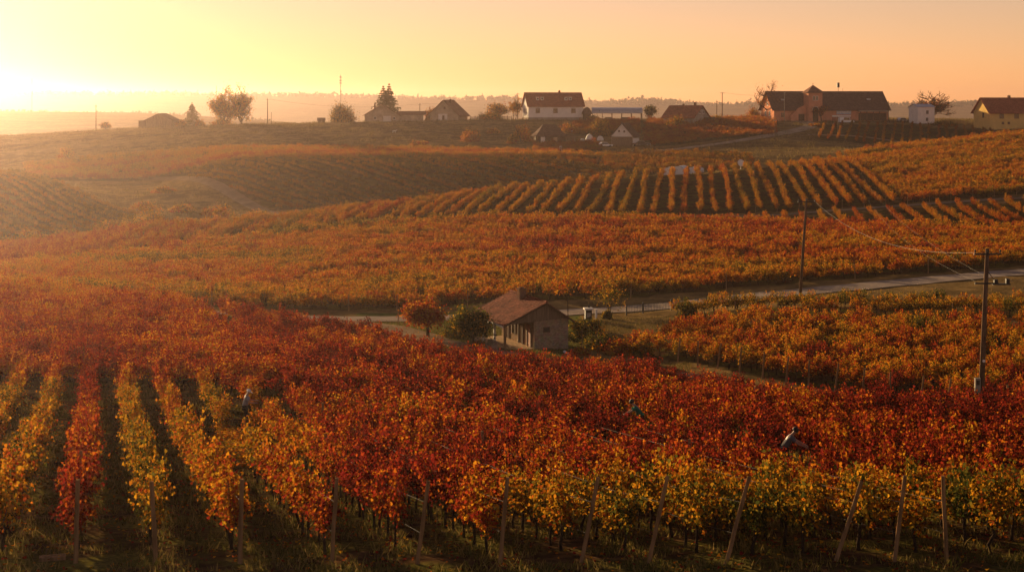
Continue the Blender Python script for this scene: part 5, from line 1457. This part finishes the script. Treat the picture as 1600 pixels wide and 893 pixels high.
def person(loc, rotz, label, J, shirt, trousers, cap=None, hat='cap', hold=None):
    """J: joint name -> local point, +x is where the body faces; left side is +y"""
    o = thing('person', loc, rotz, label, 'person')
    V = {k: Vector(p) for k, p in J.items()}
    v, ed, ix = [], [], {}
    def ad(k, p, r, prev=None):
        ix[k] = len(v); v.append((tuple(p), r))
        if prev is not None: ed.append((ix[prev], ix[k]))
    ad('pelvis', V['pelvis'], .125)
    ad('waist', V['pelvis'].lerp(V['chest'], .45), .115, 'pelvis')
    ad('chest', V['chest'], .135, 'waist')
    ad('base', V['neck'], .065, 'chest')
    hd = (V['head'] - V['neck']).normalized()
    ad('jaw', V['neck'].lerp(V['head'], .62), .062, 'base')
    ad('skull', V['head'], .098, 'jaw')
    ad('crown', V['head'] + hd * .085, .06, 'skull')
    fdir = V['face'].normalized()
    ad('nose', V['head'] + fdir * .105 - hd * .02, .022, 'skull')
    for s_ in 'lr':
        ad('sh' + s_, V['sh' + s_], .062, 'chest'); ad('el' + s_, V['el' + s_], .043, 'sh' + s_); ad('wr' + s_, V['wr' + s_], .030, 'el' + s_)
        hand_d = (V['wr' + s_] - V['el' + s_]).normalized()
        palm = V['wr' + s_] + hand_d * .07
        ad('pa' + s_, palm, .036, 'wr' + s_)
        sd = hand_d.cross(Vector((0, 0, 1))).normalized()
        for f_ in range(4):
            off = sd * (f_ - 1.5) * .022
            ln = (.075, .088, .085, .065)[f_]
            ad(f'f{f_}a{s_}', palm + off + hand_d * (.03 + ln * .45), .0095, 'pa' + s_)
            ad(f'f{f_}b{s_}', palm + off + hand_d * (.03 + ln * .85) + Vector((0, 0, -.03)), .008, f'f{f_}a{s_}')
        ad('ta' + s_, palm + sd * (.055 if s_ == 'l' else -.055) + hand_d * .01, .011, 'pa' + s_)
        ad('hi' + s_, V['hi' + s_], .092, 'pelvis'); ad('kn' + s_, V['kn' + s_], .06, 'hi' + s_); ad('an' + s_, V['an' + s_], .04, 'kn' + s_)
        ad('to' + s_, V['an' + s_] + Vector((.15, 0, -.055)), .035, 'an' + s_)
    skin_mesh(o, 'body', v, ed, 0, 'skin')
    # clothes
    sv = [(V['pelvis'] + Vector((0, 0, .04)), .148), (V['pelvis'].lerp(V['chest'], .45), .14), (V['chest'], .158), (V['chest'].lerp(V['neck'], .7), .09)]
    se = [(0, 1), (1, 2), (2, 3)]
    for s_ in 'lr':
        sv += [(V['sh' + s_], .082), (V['sh' + s_].lerp(V['el' + s_], .75), .066)]
        n = len(sv); se += [(2, n - 2), (n - 2, n - 1)]
    skin_mesh(o, 'shirt', [(tuple(p), r) for p, r in sv], se, 1, shirt)
    tv = [(V['pelvis'], .14)]; te = []
    for s_ in 'lr':
        tv += [(V['hi' + s_], .108), (V['kn' + s_], .078), (V['an' + s_] + Vector((0, 0, .02)), .062)]
        n = len(tv); te += [(0, n - 3), (n - 3, n - 2), (n - 2, n - 1)]
    skin_mesh(o, 'trousers', [(tuple(p), r) for p, r in tv], te, 0, trousers)
    for s_ in 'lr':
        a = V['an' + s_]
        skin_mesh(o, 'shoe', [(tuple(a + Vector((-.04, 0, -.04))), .05), (tuple(a + Vector((.06, 0, -.05))), .048), (tuple(a + Vector((.17, 0, -.06))), .04)], [(0, 1), (1, 2)], 0, 'shoe', 1)
    # hair or cap
    up = hd; fw = (fdir - up * fdir.dot(up)).normalized(); sdv = up.cross(fw)
    rot = Matrix((fw, sdv, up)).transposed()
    mb = MB()
    prof = [(.112 * math.cos(a) * (1 if a > 0 else 1), .105 * math.sin(a)) for a in np.linspace(-.15 if hat == 'cap' else -.5, math.pi / 2 - .02, 8)]
    mb.lathe(prof, 16)
    if hat == 'cap':
        mb.add([(.09, -.07, .0), (.20, -.05, -.02), (.20, .05, -.02), (.09, .07, .0), (.09, -.07, .014), (.20, -.05, -.006), (.20, .05, -.006), (.09, .07, .014)], [(3, 2, 1, 0), (4, 5, 6, 7), (0, 1, 5, 4), (1, 2, 6, 5), (2, 3, 7, 6), (3, 0, 4, 7)])
    c0 = V['head'] + up * .02 + fw * (-.005 if hat == 'cap' else -.02)
    mb.v = [tuple(rot @ Vector(p) + c0) for p in mb.v]
    mb.build(hat, M[cap], o, True)
    return o
person(WORK1, R(8), 'standing worker in a grey shirt, dark trousers and a pale cap picking grapes', dict(
    pelvis=(0, 0, .92), chest=(.05, 0, 1.28), neck=(.10, 0, 1.46), head=(.17, 0, 1.62), face=(1, 0, -.55),
    shl=(.06, .19, 1.38), ell=(.24, .22, 1.16), wrl=(.48, .12, 1.18), shr=(.06, -.19, 1.38), elr=(.22, -.23, 1.14), wrr=(.46, -.12, 1.10),
    hil=(0, .10, .88), knl=(.05, .11, .48), anl=(-.02, .12, .09), hir=(0, -.10, .88), knr=(.08, -.10, .48), anr=(.06, -.12, .09)), 'paleshirt', 'jeans', 'cloth', 'cap')
bend = dict(pelvis=(-.1, 0, .92), chest=(.08, 0, 1.25), neck=(.19, 0, 1.41), head=(.29, 0, 1.55), face=(1, 0, -.6),
    shl=(.12, .18, 1.34), ell=(.33, .21, 1.17), wrl=(.58, .14, 1.06), shr=(.12, -.18, 1.34), elr=(.33, -.21, 1.15), wrr=(.58, -.12, 1.03),
    hil=(-.1, .10, .88), knl=(.02, .11, .48), anl=(-.08, .12, .09), hir=(-.1, -.10, .88), knr=(.05, -.10, .48), anr=(.02, -.12, .09))
w2 = WORK2.copy(); w2.z += .20
def on_box(pos, label):
    o = MB().box((0, 0, .08), (.7, .45, .18)).box((0, 0, .185), (.74, .49, .03)).build('picking_crate', M['plank']); o.location = pos; setp(o, label, 'crate')
on_box(WORK2, 'wooden picking crate under the worker in the green shirt')
person(w2 + Vector((.05, 0, .02)), R(178), 'bent worker in a green shirt half hidden among red vines', bend, 'greenshirt', 'jeans', 'hair', 'hair')
on_box(WORK3, 'wooden picking crate under the bent worker in the grey shirt')
w3 = WORK3.copy(); w3.z += .20
person(w3, R(-6), 'bent worker in a grey shirt reaching right behind the yellow front vines', bend, 'greyshirt', 'jeans', 'hair', 'hair')

# a pale board lying under the first post
o = MB().box((0, 0, .05), (.62, .3, .08)).build('board', M['post']); o.location = at(82, 37.0); o.rotation_euler = (0, 0, R(15)); setp(o, 'short grey board lying on the ground in the left front corner', 'board')

# ------------------------------------------------------------------ haze
m, N, L = mat_new('haze')
out = N.new('ShaderNodeOutputMaterial')
pv = N.new('ShaderNodeVolumePrincipled')
pv.inputs['Color'].default_value = (1.0, 0.79, 0.76, 1)
pv.inputs['Density'].default_value = 0.00015
pv.inputs['Anisotropy'].default_value = 0.87
L.new(pv.outputs[0], out.inputs['Volume'])
z0 = float(ZZ.min()) - 1.5
hz = MB().box((0, 1800, (z0 + 38) / 2), (5600, 3900, 38 - z0)).build('haze', m)
setp(hz, kind='stuff')
hz['label'] = 'warm evening haze lying over the valley'; hz['category'] = 'haze'
